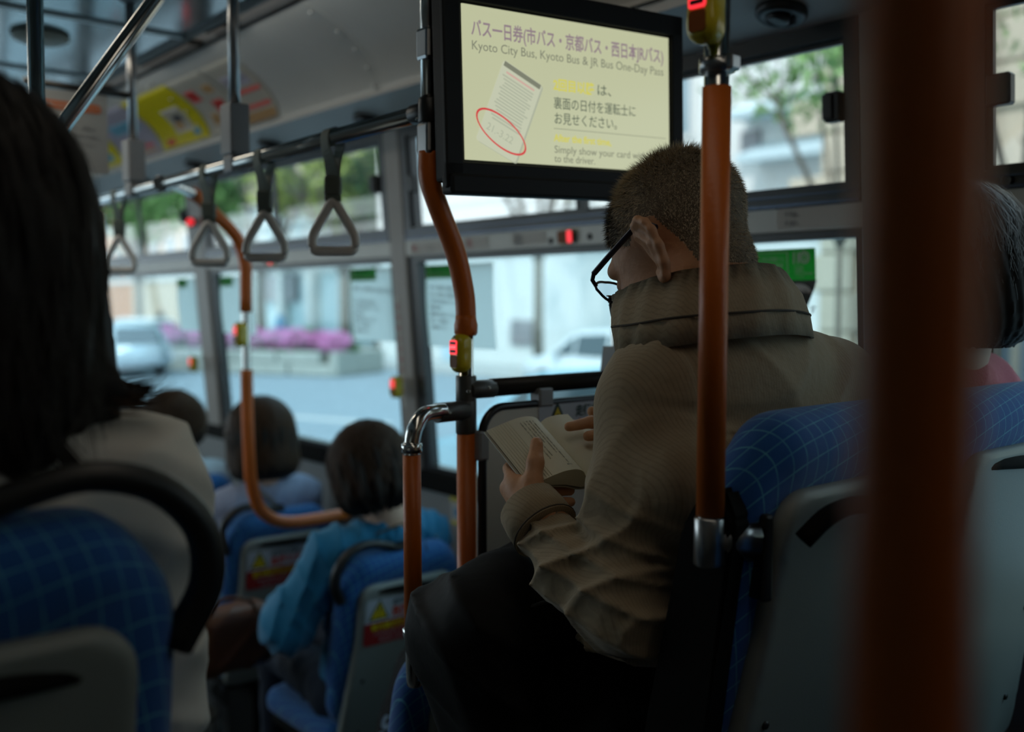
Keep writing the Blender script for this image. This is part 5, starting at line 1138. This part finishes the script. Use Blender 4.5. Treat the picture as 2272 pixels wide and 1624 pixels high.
# woman in lilac
R2 = rotm(math.radians(-8), 0, math.radians(-6)); C2 = (1.630, 3.36, 1.180)
LIL = mat('lilac_cloth', (.32, .36, .50), .85, sheen=.2, bump=.3, bscale=60)
T2, f2, c2_ = sitter('woman with a smooth brown bob in a lilac top with a thin bag strap', (1.62, 3.40, .48), 0., C2, R2, 1.0, (1.62, 3.31, 1.045), [(1.475, 3.32, .955), (1.785, 3.33, .965)], [(1.415, 3.38, .73), (1.83, 3.45, .72)], [(1.50, 3.62, .70), (1.72, 3.66, .70)], LIL, TROU, h=.008, seed=61, fold=.012, torso=(.18, .125), slr=(.066, .062, .05))
hair_mass(C2, R2, 1.0, (.118, .122, .122), -.110, HAIRD, T2, inward=.02, ripple=.002, rf=24, seed=4, h=.006, low=1.0)
strand_hair(C2, R2, 1.0, 2200, (.120, .124, .123), -.115, mat('hair_chestnut', (.060, .032, .016), .5, noise=.3, nscale=20, spec=.2), T2, wave=.003, wf=3, inward=-.12, width=.0024, seed=6, zvar=.018)
b = BM(); tube(b, [(1.555, 3.262, 1.030), (1.60, 3.215, .98), (1.66, 3.20, .90), (1.70, 3.20, .80)], .009, 8, sm=4, rx=.35); obj('bag_strap', b, mat('strap_taupe', (.14, .14, .15), .7), T2)
# curly-haired passenger
R3 = rotm(math.radians(-6), 0, math.radians(-10)); C3 = (1.605, 4.13, 1.155)
T3, f3, c3_ = sitter('passenger with curly dark hair and a white shirt, farthest by the window', (1.63, 4.17, .48), 0., C3, R3, .98, (1.63, 4.11, 1.03), [(1.49, 4.12, .92), (1.79, 4.12, .93)], [(1.43, 4.18, .71), (1.83, 4.25, .70)], [(1.52, 4.42, .68), (1.72, 4.44, .68)], mat('shirt_white', (.62, .66, .70), .85), TROU, h=.010, seed=71)
hair_mass(C3, R3, .98, (.118, .120, .118), -.045, HAIRD, T3, inward=.2, ripple=.008, rf=11, seed=5, h=.006, low=.9)
strand_hair(C3, R3, .98, 1800, (.120, .124, .126), -.050, HAIRB, T3, wave=.020, wf=13, inward=.2, width=.0035, seed=8, zvar=.02, k=18)
# pink passenger at the right edge
R4 = rotm(math.radians(-14), 0, math.radians(4)); C4 = (1.580, .775, 1.725)
PNK = mat('pink_knit', (.50, .10, .13), .9, sheen=.2, bump=.6, bscale=320)
T4, f4, c4_ = sitter('grey-haired passenger in a pink knit top at the right edge', (1.56, .90, 1.06), .58, C4, R4, 1.02, (1.57, .775, 1.595), [(1.39, .80, 1.520), (1.735, .80, 1.525)], [(1.36, .90, 1.29), (1.77, .93, 1.27)], [(1.47, 1.10, 1.27), (1.66, 1.10, 1.27)], PNK, TROU, h=.008, seed=81, torso=(.175, .10), fold=.010, kn=[(1.47, 1.17, 1.10), (1.66, 1.17, 1.10)], slr=(.058, .052, .046))
hair_mass(C4, R4, 1.02, (.090, .106, .102), -.090, HAIRD, T4, inward=.45, ripple=.002, rf=30, seed=6, h=.005, low=.95)
strand_hair(C4, R4, 1.02, 3200, (.093, .110, .106), -.095, HAIRG, T4, wave=.003, wf=6, inward=.35, width=.0012, seed=9, zvar=.022)
# woman in white, nearest at the left
R5 = rotm(math.radians(-4), 0, math.radians(8)); C5 = (.180, .985, 1.715)
T5, f5, c5_ = sitter('blurred woman with long dark hair and a white shirt, nearest at the left', (.11, 1.02, 1.05), .58, C5, R5, 1.06, (.150, .945, 1.580), [(-.045, .95, 1.50), (.322, .935, 1.505)], [(-.10, 1.02, 1.25), (.348, .985, 1.27)], [(.02, 1.25, 1.24), (.28, 1.24, 1.22)], mat('shirt_offwhite', (.74, .72, .66), .9, bump=.3, bscale=40), TROU, h=.007, seed=91, torso=(.19, .125), fold=.012, slr=(.064, .060, .052), kn=[(.02, 1.44, 1.10), (.22, 1.44, 1.10)])
def ex5(v, f):
    for a, c, r0, r1 in (((.250, .935, 1.69), (.262, .912, 1.640), .030, .022), ((.262, .912, 1.640), (.285, .902, 1.610), .022, .014), ((.285, .902, 1.610), (.315, .900, 1.598), .014, .008), ((.315, .900, 1.598), (.345, .900, 1.610), .008, .0025)): v.cap(a, c, r0, r1, k=.015)
    v.cap(f((.075, -.03, -.07)), f((.095, -.045, -.14)), .035, .022, k=.03); v.cap(f((.03, -.07, -.07)), f((.02, -.08, -.15)), .045, .030, k=.03); v.cap(f((-.06, -.05, -.07)), f((-.07, -.05, -.15)), .045, .025, k=.03)
hair_mass(C5, R5, 1.06, (.108, .122, .122), -.115, HAIRD, T5, inward=.05, ripple=.003, rf=20, seed=7, h=.006, low=1.0, extra=ex5)
strand_hair(C5, R5, 1.06, 1600, (.110, .124, .123), -.135, HAIRD, T5, wave=.004, wf=3, inward=-.05, width=.003, seed=10, zvar=.03)
P_ = []
for k in range(110):
    j = rng.normal(size=3)*.006; P_.append([np.array(p)+j*(q/4+.3) for q, p in enumerate([(.262, .930, 1.69), (.268, .918, 1.645), (.282, .905, 1.615), (.305, .90, 1.597), (.328, .90, 1.598), (.343, .90, 1.608)])])
ribbons('hair_flick', np.array(P_), .0028, HAIRB, T5, out=(.15, .98, 1.7))
P_ = []
for k in range(60):
    j = rng.normal(size=3)*.005; P_.append([np.array(p)+j for p in [(.240, .90, 1.62), (.232, .88, 1.59), (.236, .865, 1.565), (.250, .86, 1.545)]])
ribbons('hair_lock', np.array(P_), .0028, HAIRD, T5, out=(.15, .98, 1.7))
# wicker-like checked bag between the seats, and a brown leather bag
CB = thing('checked_bag', 'dim bag with a pale checked pattern on the floor between the seats', 'bag', (1.05, 2.9, 0))
v = Vol((.80, 2.62, -.01), (1.30, 3.05, .62), .01); v.rbox((1.06, 2.84, .25), (.16, .10, .24), .07); v.warp(folds(.01, 7, 16, 33))
mck = mat('checked_canvas', (.16, .16, .14), .8); N = mck.node_tree; t_ = N.nodes.new('ShaderNodeTexCoord'); s_ = N.nodes.new('ShaderNodeSeparateXYZ'); N.links.new(t_.outputs['Object'], s_.inputs[0])
m1, m2 = line_mask(N, s_.outputs['X'], .045, .16, N.links), line_mask(N, s_.outputs['Z'], .045, .16, N.links); mxm = N.nodes.new('ShaderNodeMath'); mxm.operation = 'MAXIMUM'; N.links.new(m1, mxm.inputs[0]); N.links.new(m2, mxm.inputs[1])
mx = N.nodes.new('ShaderNodeMix'); mx.data_type = 'RGBA'; mx.inputs[6].default_value = (.14, .14, .12, 1); mx.inputs[7].default_value = (.015, .015, .014, 1); N.links.new(mxm.outputs[0], mx.inputs[0]); N.links.new(mx.outputs[2], N.nodes['Principled BSDF'].inputs['Base Color'])
v.mesh('bag_body', mck, CB); b = BM(); tube(b, [(.97, 2.80, .46), (.98, 2.76, .58), (1.10, 2.76, .60), (1.16, 2.80, .46)], .009, 10, sm=5); obj('handle', b, BLACKM, CB)
LBg = thing('leather_bag', 'brown leather bag on the lap of the woman in teal, left of her sleeve', 'bag', (1.28, 2.8, .60))
v = Vol((1.05, 2.66, .48), (1.48, 3.0, .86), .008); v.rbox((1.27, 2.84, .66), (.13, .07, .10), .045); v.warp(folds(.010, 9, 20, 37)); v.mesh('bag_body', mat('leather_brown', (.13, .045, .015), .45, bump=.3, bscale=50), LBg)
b = BM(); tube(b, [(1.19, 2.82, .74), (1.21, 2.78, .80), (1.29, 2.76, .79), (1.34, 2.80, .73)], .006, 8, sm=5); obj('handle', b, MC['leather_brown'], LBg)

# ================================================================== THE STREET
GZ = -.35
ASPH = mat('asphalt', (.24, .30, .34), .8, noise=.12, nscale=2)
b = BM(); box(b, (-7, -30, GZ-.2), (17, 140, GZ)); tag(obj('road', b, ASPH), 'pale grey-blue asphalt road beside the bus', kind='structure')
b = BM(); box(b, (17, -30, GZ-.2), (60, 140, GZ+.15)); tag(obj('pavement', b, mat('pavement_stone', (.42, .43, .42), .8, noise=.1, nscale=1.5)), 'pale pavement on the far side of the road', kind='structure')
b = BM(); box(b, (-60, -30, GZ-.2), (-7, 140, GZ+.15)); tag(obj('pavement', b, MC['pavement_stone']), 'pale pavement on the bus side of the road', kind='structure')
kb = thing('kerb', 'stone kerb along the far pavement', None, (17, 20, GZ), kind='structure')
for k in range(60):
    b = BM(); box(b, (16.85, -6+k*1.5, GZ), (17.05, -6+k*1.5+1.47, GZ+.17), .01); obj('kerb_stone', b, mat('kerb_granite', (.48, .48, .46), .8), kb)
ln = thing('road_marking', 'white lane lines painted on the asphalt', None, (8, 20, GZ), kind='structure')
for k in range(12):
    b = BM(); box(b, (6.95, -8+k*9, GZ), (7.10, -3+k*9, GZ+.004)); obj('lane_dash', b, PAPER, ln)
b = BM(); box(b, (3.35, -20, GZ), (3.47, 90, GZ+.004)); obj('lane_line', b, PAPER, ln)
b = BM(); prism(b, [(9.0, 14.0, GZ), (9.3, 14.0, GZ), (5.6, 24.5, GZ), (5.2, 24.5, GZ)], (0, 0, .004)); obj('lane_line', b, PAPER, ln)
# planter with pink azaleas
PL = thing('flower_planter', 'stone planter of green shrubs and pink azaleas in the middle of the road', 'planter', (13, 29, GZ))
c0, d0 = V((14.9, 24.4, 0)), V((-.42, .91, 0)); n0 = V((.91, .42, 0)); STN = mat('planter_stone', (.40, .42, .38), .85, noise=.2, nscale=3)
for k in range(9):
    for r_ in range(2):
        b = BM(); c = c0+d0*(.8+k*1.5+(r_*.4)); obox(b, c-n0*1.1+V((0, 0, GZ+.18+r_*.34)), d0, n0, V((0, 0, 1)), .72, .14, .16, .03); obox(b, c+n0*1.1+V((0, 0, GZ+.18+r_*.34)), d0, n0, V((0, 0, 1)), .72, .14, .16, .03); obj('stone', b, STN, PL)
b = BM(); obox(b, c0+V((0, 0, GZ+.35))+d0*.05, n0, d0, V((0, 0, 1)), 1.2, .14, .33, .03); obj('stone', b, STN, PL)
b = BM(); obox(b, c0+d0*7+V((0, 0, GZ+.3)), d0, n0, V((0, 0, 1)), 6.8, 1.0, .25); obj('soil', b, mat('soil', (.06, .05, .03), .95), PL)
def leaves(name, cl, n, size, m, parent, seed=0, jit=.35):
    """small tilted leaf quads scattered on clump ellipsoids cl = [(centre, radii)]"""
    rs = np.random.RandomState(seed); wts = np.array([r[0]*r[1]+r[1]*r[2]+.001 for _, r in cl]); wts = wts/wts.sum(); id_ = rs.choice(len(cl), n, p=wts)
    C_ = np.array([c for c, _ in cl])[id_]; Rr = np.array([r for _, r in cl])[id_]; d = rs.normal(size=(n, 3)); d /= np.linalg.norm(d, axis=1, keepdims=True)
    P = C_+d*Rr*(1-jit*rs.rand(n, 1)); a = rs.normal(size=(n, 3)); a /= np.linalg.norm(a, axis=1, keepdims=True); b_ = np.cross(a, rs.normal(size=(n, 3))); b_ /= np.linalg.norm(b_, axis=1, keepdims=True)+1e-9
    s = size*(.6+.8*rs.rand(n, 1)); Vv_ = np.stack([P-a*s, P+b_*s*.5, P+a*s, P-b_*s*.5], 1).reshape(-1, 3)
    o = npmesh(name, Vv_, np.arange(n*4).reshape(-1, 4), m, parent, smooth=False); o['kind'] = 'stuff'; return o
LEAFG, LEAFD, LEAFY = mat('leaf_green', (.10, .24, .06), .7), mat('leaf_dark', (.05, .12, .045), .7), mat('leaf_yellow', (.30, .38, .10), .7)
LEAFL = mat('leaf_light', (.20, .36, .12), .7)
PINK = mat('azalea_pink', (.75, .30, .58), .7)
rs = random.Random(4)
clg = [(tuple(c0+d0*(.4+k*.62)+n0*rs.uniform(-.6, .6)+V((0, 0, .38+rs.uniform(0, .25)))), (.55, .55, .38)) for k in range(21)]
leaves('shrub_leaves', clg, 14000, .055, LEAFG, PL, 1); leaves('shrub_leaves', clg, 5000, .05, LEAFD, PL, 11)
clp = [(tuple(V(c)+V((0, 0, .16))+n0*-.22), (.50, .50, .34)) for i, (c, r) in enumerate(clg) if i % 4 != 3]
leaves('azalea_flowers', clp, 11000, .06, PINK, PL, 2)
# trees
BARK = mat('bark', (.17, .15, .12), .9, noise=.25, nscale=8)
def tree(label, x, y, h, crown, nleaf, lm, fork=.55, seed=0, r=.10, lean=0, size=.07):
    T = thing('street_tree', label, 'tree', (x, y, GZ)); rs = random.Random(seed); b = BM(); top = V((x+lean, y, GZ+h*fork))
    tube(b, [(x, y, GZ), (x+lean*.4, y, GZ+h*fork*.5), top], [r, r*.8, r*.7], 10); tips = []
    for k in range(6):
        a = 2*PI*k/6+rs.random(); L = h*(1-fork); e = top+V((math.cos(a)*L*.42, math.sin(a)*L*.42, L*rs.uniform(.5, .85))); m_ = top.lerp(e, .5)+V((0, 0, L*.12)); tube(b, [top, m_, e], [r*.6, r*.35, r*.14], 7)
        for q in range(2): e2 = m_+V((rs.uniform(-.5, .5)*L*.5, rs.uniform(-.5, .5)*L*.5, L*.4)); tube(b, [m_, e2], [r*.3, r*.1], 6)
    obj('trunk', b, BARK, T)
    cl = [((x+lean+rs.uniform(-1, 1)*crown[0], y+rs.uniform(-1, 1)*crown[0], GZ+h*(.80)+rs.uniform(-1, 1)*crown[1]), (rs.uniform(.35, .7)*crown[0]*.75,)*3) for k in range(16)]
    leaves('foliage', cl, nleaf, size, lm, T, seed, .8)
tree('thin forked roadside tree before the white building, seen through the middle window', 16.2, 18.2, 7.6, (2.2, 1.0), 1500, LEAFY, .40, 1, .15, size=.09)
tree('leafy green tree with open crown beyond the upper window right of the man', 10.2, 6.3, 6.3, (1.2, 1.4), 1500, LEAFL, .42, 2, .05, size=.075)
tree('green tree in front of the stone arch at the right edge', 10.6, 4.5, 6.6, (1.5, 1.6), 2100, LEAFL, .42, 3, .06, size=.075)
tree('dense green street tree behind the second strap', 20.3, 41.5, 10.4, (3.6, 2.6), 6500, LEAFG, .3, 4, .25, size=.20)
tree('yellow-green street tree behind the nearest strap', 20.5, 34.6, 10.2, (2.7, 2.4), 4500, LEAFY, .3, 5, .25, size=.20)
tree('pale green street tree at the far left of the street', 20.2, 56.5, 10.2, (3.4, 2.4), 4500, LEAFG, .3, 6, .25, size=.22)
tree('small dark green tree seen in the upper pane beside the grey pillar', 21, 33, 8.6, (1.8, 1.3), 2200, LEAFD, .45, 7, .12, size=.12)
# buildings on the far side
WG = mat('far_window', (.22, .30, .34), .15, spec=.8)
def building(label, x, y0, y1, h, wallm, rows, bays, wm=WG, trim=None, depth=10, store=None, wn=(.62, .55)):
    T = thing('building', label, 'building', (x, (y0+y1)/2, GZ)); b = BM(); box(b, (x, y0, GZ), (x+depth, y1, GZ+h)); obj('wall', b, wallm, T)
    dy = (y1-y0)/bays; dz = (h-4.0)/max(rows, 1)
    for r_ in range(rows):
        for k in range(bays):
            a = y0+dy*(k+.5-wn[0]/2); c = a+dy*wn[0]; z0 = GZ+4.0+dz*(r_+.25); z1 = z0+dz*wn[1]
            b = BM(); frame_x(b, x-.08, a, c, z0, z1, .09, .12); w_ = obj('window_frame', b, trim or FRAMEW, T)
            b = BM(); box(b, (x-.03, a+.08, z0+.08), (x+.0, c-.08, z1-.08)); obj('window_glass', b, wm, w_)
    b = BM(); box(b, (x-.25, y0, GZ+h-.35), (x, y1, GZ+h)); box(b, (x-.12, y0, GZ+3.55), (x, y1, GZ+3.85)); obj('cornice', b, trim or FRAMEW, T); return T
FRAMEW = mat('trim_white', (.66, .66, .64), .6)
def frame_x(bm, x, y0, y1, z0, z1, wd, t):
    box(bm, (x, y0, z0), (x+t, y0+wd, z1)); box(bm, (x, y1-wd, z0), (x+t, y1, z1)); box(bm, (x, y0+wd, z0), (x+t, y1-wd, z0+wd)); box(bm, (x, y0+wd, z1-wd), (x+t, y1-wd, z1)); return bm
WHT = mat('render_white', (.68, .69, .67), .85, noise=.03, nscale=1); STONE = mat('stone_beige', (.50, .44, .34), .85, noise=.10, nscale=1.2)
BRK = mat('brick_orange', (.52, .22, .10), .85, noise=.15, nscale=2); BEI = mat('render_beige', (.58, .47, .36), .85, noise=.06, nscale=1)
B1 = building('long white building with few grey windows, filling the windows around the man', 19.5, 9.0, 30.5, 12.5, WHT, 1, 4, trim=FRAMEW, wn=(.35, .25))
b = BM()
for y_, z_, w_, h_ in ((22.6, .80, 1.0, .75), (17.8, .85, 1.3, .9), (14.4, 5.45, .55, .5), (11.6, 3.4, 1.1, .6)): box(b, (19.40, y_-w_/2, z_-h_/2), (19.5, y_+w_/2, z_+h_/2), .02)
obj('grey_sign', b, mat('sign_grey', (.25, .24, .25), .6), B1)
for (y_, z_) in ((13.2, 6.0), (12.9, 5.0)):
    b = BM(); prism(b, [(19.5, y_-1.3, z_+.35), (18.6, y_-1.3, z_), (18.6, y_-1.3, z_-.15), (19.5, y_-1.3, z_-.1)], (0, 2.6, 0)); obj('awning', b, mat('awning_blue', (.48, .60, .64), .7), B1)
b = BM()
for k in range(6): box(b, (19.38, 10.2+k*.22, -.2), (19.5, 10.30+k*.22, 3.2))
obj('shutter_slat', b, mat('shutter_grey', (.40, .44, .46), .6), B1)
b = BM()
for k in range(2): box(b, (19.40, 25.2+k*2.6, -.2), (19.5, 26.6+k*2.6, 2.2), .02)
obj('doorway', b, mat('door_bluegrey', (.45, .60, .68), .5), B1)
# stone building with an arch at the right
B2 = thing('building', 'beige stone building with a large arched opening, at the right edge', 'building', (14.0, 3.2, GZ))
b = BM()
yc_, zc_, ra = 4.6, 1.6, 2.2
def arcp(r, n=18): return [(yc_+r*math.cos(PI*k/n), zc_+r*math.sin(PI*k/n)) for k in range(n+1)]
inn = arcp(ra)
out_ = [(12.8, GZ), (12.8, 9.0), (-8, 9.0), (-8, GZ)]
# wall with an arched hole: built as vertical strips
ys = [-8]+sorted({round(y, 4) for y, z in inn})+[9.0]
for a, c in zip(ys[:-1], ys[1:]):
    def zt(y): return zc_+math.sqrt(max(0, ra**2-(y-yc_)**2)) if abs(y-yc_) < ra+1e-6 else GZ
    z0, z1 = (zt(a), zt(c)) if abs((a+c)/2-yc_) < ra else (GZ, GZ)
    prism(b, [(14, a, z0), (14, c, z1), (14, c, 9.0), (14, a, 9.0)], (1.2, 0, 0))
obj('wall', b, STONE, B2)
for k in range(15):
    a0, a1 = PI*k/15+.006, PI*(k+1)/15-.006; b = BM()
    prism(b, [(13.86, yc_+r*math.cos(a), zc_+r*math.sin(a)) for r, a in ((ra, a0), (ra+.5, a0), (ra+.5, a1), (ra, a1))], (.16, 0, 0)); obj('arch_stone', b, mat('arch_trim', (.58, .52, .42), .8), B2)
b = BM(); box(b, (15.0, yc_-2.3, GZ), (15.1, yc_+2.3, 4.0)); obj('dark_doorway', b, mat('shop_dark', (.10, .13, .16), .4), B2)
for r_ in range(12):
    for k in range(8):
        y_ = -1+k*1.25+(.6 if r_ % 2 else 0); z_ = .0+r_*.62
        if (y_+.6-yc_)**2+(z_+.3-zc_)**2 < (ra+1.0)**2 or z_ < zc_ and abs(y_+.6-yc_) < ra+1.1: continue
        b = BM(); box(b, (13.93, y_, z_), (14.02, y_+1.21, z_+.58), .02); obj('stone_block', b, STONE, B2)
STW = mat('store_glass', (.50, .66, .70), .2, spec=.7)
B3 = building('bright shopfront building with pale columns behind the planter', 24.5, 31, 54, 7.5, mat('render_cyan', (.52, .66, .68), .8), 1, 7, wm=STW, wn=(.5, .6))
for k in range(8):
    b = BM(); box(b, (24.0, 31.3+k*3.1, GZ), (24.5, 31.9+k*3.1, GZ+3.6), .04); obj('column', b, WHT, B3)
for k in range(7):
    b = BM(); box(b, (24.42, 32.2+k*3.1, GZ+.3), (24.5, 34.1+k*3.1, GZ+3.1)); obj('shop_window', b, STW, B3)
b = BM(); box(b, (24.1, 45.6, 1.75), (24.35, 49.0, 3.1), .03); obj('grey_sign', b, mat('sign_grey2', (.30, .29, .30), .6), B3)
b = BM(); box(b, (24.1, 44.2, 3.4), (24.35, 50.4, 4.6), .03); obj('white_sign', b, PAPER, B3)
B4 = building('pinkish beige building with blue windows, behind the farthest strap', 26, 56, 74, 17, BEI, 4, 6, trim=FRAMEW)
B5 = building('orange brick building at the far left of the street', 27, 75, 100, 15, BRK, 4, 8, trim=FRAMEW)
B6 = building('grey block closing the street view', 10, 120, 124, 14, mat('render_grey', (.46, .50, .52), .85), 3, 2, depth=30)
# lamp-white sphere sign and street post
b = BM(); lathe(b, (22.5, 44.0, GZ), (0, 0, 1), [(0, .35), (.1, .35), (.9, .32), (1.4, .16), (1.5, .05)], 16); tag(obj('street_bollard', b, mat('plastic_cyan', (.03, .30, .55), .5)), 'blue rounded bollard standing behind the azaleas', 'bollard')
# cars
def car(label, x, y, L, Wd, H, paint, glass, yaw=0., name='car'):
    T = thing(name, label, 'car', (x, y, GZ)); M_ = Matrix.Translation((x, y, GZ)) @ Matrix.Rotation(yaw, 4, 'Z')
    side = [(-.5, .22), (-.5, .42), (-.485, .56), (-.46, .60), (-.40, .93), (-.34, .99), (-.10, 1.0), (.08, .97), (.16, .92), (.30, .62), (.44, .55), (.485, .47), (.5, .36), (.5, .20)]
    b = BM(); n_ = len(side); R_ = []
    for sx_, ins in ((-1, 1), (1, 1)):
        R_.append([b.verts.new((sx_*Wd/2*(1-.22*max(0, (z-.56)/.44)), y_*L, z*H)) for y_, z in side])
    for i in range(n_):
        fq = b.faces.new((R_[0][i], R_[0][(i+1) % n_], R_[1][(i+1) % n_], R_[1][i])); 
    b.faces.new(R_[0][::-1]); b.faces.new(R_[1]); bmesh.ops.recalc_face_normals(b, faces=b.faces[:]); bmesh.ops.bevel(b, geom=b.edges[:], offset=.05, segments=3, affect='EDGES', clamp_overlap=True)
    b.transform(M_); obj('car_body', b, paint, T, smooth=True)
    for sx_ in (-1, 1):
        for (a, c) in (((-.43, .60), (-.385, .90)), ((-.11, .62), (-.10, .93))):
            pass
        b = BM(); q = lambda yy, zz: (sx_*(Wd/2*(1-.22*max(0, (zz-.56)/.44))+.004), yy*L, zz*H)
        for poly in ([(-.44, .63), (-.13, .63), (-.13, .93), (-.36, .93)], [(-.11, .63), (.10, .63), (.10, .90), (-.11, .93)], [(.115, .63), (.25, .63), (.14, .86), (.115, .88)]):
            prism(b, [q(*p) for p in poly], (-sx_*.02, 0, 0))
        bmesh.ops.recalc_face_normals(b, faces=b.faces[:]); b.transform(M_); obj('side_window', b, glass, T)
    b = BM(); prism(b, [(-Wd*.36, .285*L, .66*H), (Wd*.36, .285*L, .66*H), (Wd*.31, .172*L, .915*H), (-Wd*.31, .172*L, .915*H)], (0, .03, .02)); b.transform(M_); obj('windscreen', b, glass, T)
    b = BM(); prism(b, [(-Wd*.36, -.462*L, .63*H), (Wd*.36, -.462*L, .63*H), (Wd*.31, -.408*L, .90*H), (-Wd*.31, -.408*L, .90*H)], (0, -.03, .02)); b.transform(M_); obj('rear_window', b, glass, T)
    for sx_ in (-1, 1):
        for yy in (-.31, .32):
            b = BM(); lathe(b, (sx_*(Wd/2-.18), yy*L, .31), (sx_, 0, 0), [(0, .30), (.02, .315), (.17, .315), (.19, .30), (.19, .20), (.17, .19)], 20); b.transform(M_); wl = obj('wheel', b, BLACKRUB, T)
            b = BM(); lathe(b, (sx_*(Wd/2+.0), yy*L, .31), (sx_, 0, 0), [(0, .19), (.012, .18), (.018, .06)], 16); b.transform(M_); obj('hubcap', b, DARKCHROME, wl)
        b = BM(); box(b, (sx_*Wd*.38-.14, .478*L, .44*H), (sx_*Wd*.38+.14, .496*L, .50*H), .02); b.transform(M_); obj('headlamp', b, PAPER, T)
        b = BM(); box(b, (sx_*(Wd/2+.08)-.08, .20*L, .62*H), (sx_*(Wd/2+.08)+.08, .235*L, .70*H), .02); b.transform(M_); obj('door_mirror', b, paint, T)
    return T
CG = mat('car_glass', (.04, .065, .075), .08, spec=.8)
car('pale blue hatchback in the next lane, beyond the partition', 5.5, 4.95, 4.2, 1.75, 1.60, mat('paint_paleblue', (.30, .50, .58), .35, coat=.5), CG)
car('small white car parked by the pavement, right of the forked tree', 15.2, 14.6, 4.2, 1.7, 1.5, mat('paint_white', (.66, .68, .68), .35, coat=.5), CG)
car('white car in the distance at the left, above the flicked hair', 13.0, 36.5, 4.4, 1.75, 1.5, mat('paint_white', (.66, .68, .68), .35, coat=.5), CG)
car('pale car nearer on the left, behind the loose strands of hair', 9.6, 29.0, 4.4, 1.75, 1.5, mat('paint_silver', (.45, .55, .60), .3, .3, coat=.5), CG)
# distant pedestrian
PD = thing('person', 'distant dark-clothed pedestrian striding across the street at the left', 'person', (18.2, 48.0, GZ))
x0, y0_ = 18.2, 48.0
v = Vol((x0-.7, y0_-.7, GZ), (x0+.7, y0_+.7, GZ+1.9), .022)
v.cap((x0, y0_, GZ+1.45), (x0, y0_, GZ+.95), .15, .13, k=.05); v.cap((x0, y0_, GZ+.95), (x0+.22, y0_-.22, GZ+.48), .095, .07, k=.03); v.cap((x0+.22, y0_-.22, GZ+.48), (x0+.30, y0_-.32, GZ+.05), .065, .05, k=.03)
v.cap((x0, y0_, GZ+.95), (x0-.18, y0_+.18, GZ+.50), .095, .07, k=.03); v.cap((x0-.18, y0_+.18, GZ+.50), (x0-.38, y0_+.36, GZ+.12), .065, .05, k=.03)
v.cap((x0-.1, y0_+.15, GZ+1.40), (x0-.25, y0_+.25, GZ+1.10), .05, .045, k=.03); v.cap((x0-.25, y0_+.25, GZ+1.10), (x0-.1, y0_+.1, GZ+.95), .045, .035, k=.03); v.cap((x0+.1, y0_-.15, GZ+1.40), (x0+.2, y0_-.3, GZ+1.05), .05, .04, k=.03)
v.mesh('body', mat('clothes_dark', (.06, .07, .09), .9), PD)
v = Vol((x0-.2, y0_-.2, GZ+1.45), (x0+.2, y0_+.2, GZ+1.95), .012); add_head(v, (x0, y0_, GZ+1.66), rotm(0, 0, math.radians(-40)), 1.0, (x0, y0_, GZ+1.5)); v.mesh('head', SKINP, PD)

# unseen buildings on the near side, added to shade the bus from the left
DKB = mat('near_facade', (.16, .15, .14), .9, noise=.1, nscale=1)
for k, (y0, y1, h) in enumerate(((-24, -7, 15), (-6.5, 4.5, 17))):
    T = thing('building', ('unseen tall dark facade behind the bus on its left side, added for shade', 'unseen tall dark facade close beside the left bus windows, added for shade')[k], 'building', (-7.2, (y0+y1)/2, GZ)); b = BM(); box(b, (-14, y0, GZ), (-7.2, y1, GZ+h)); obj('wall', b, DKB, T)
    for q in range(4):
        for r_ in range(3):
            b = BM(); frame_x(b, -7.22, y0+1.2+q*4, y0+3.6+q*4, 1.5+r_*3.6, 3.6+r_*3.6, .1, .08); w_ = obj('window_frame', b, FRAMEW, T); b = BM(); box(b, (-7.2, y0+1.3+q*4, 1.6+r_*3.6), (-7.17, y0+3.5+q*4, 3.5+r_*3.6)); obj('window_glass', b, WG, w_)
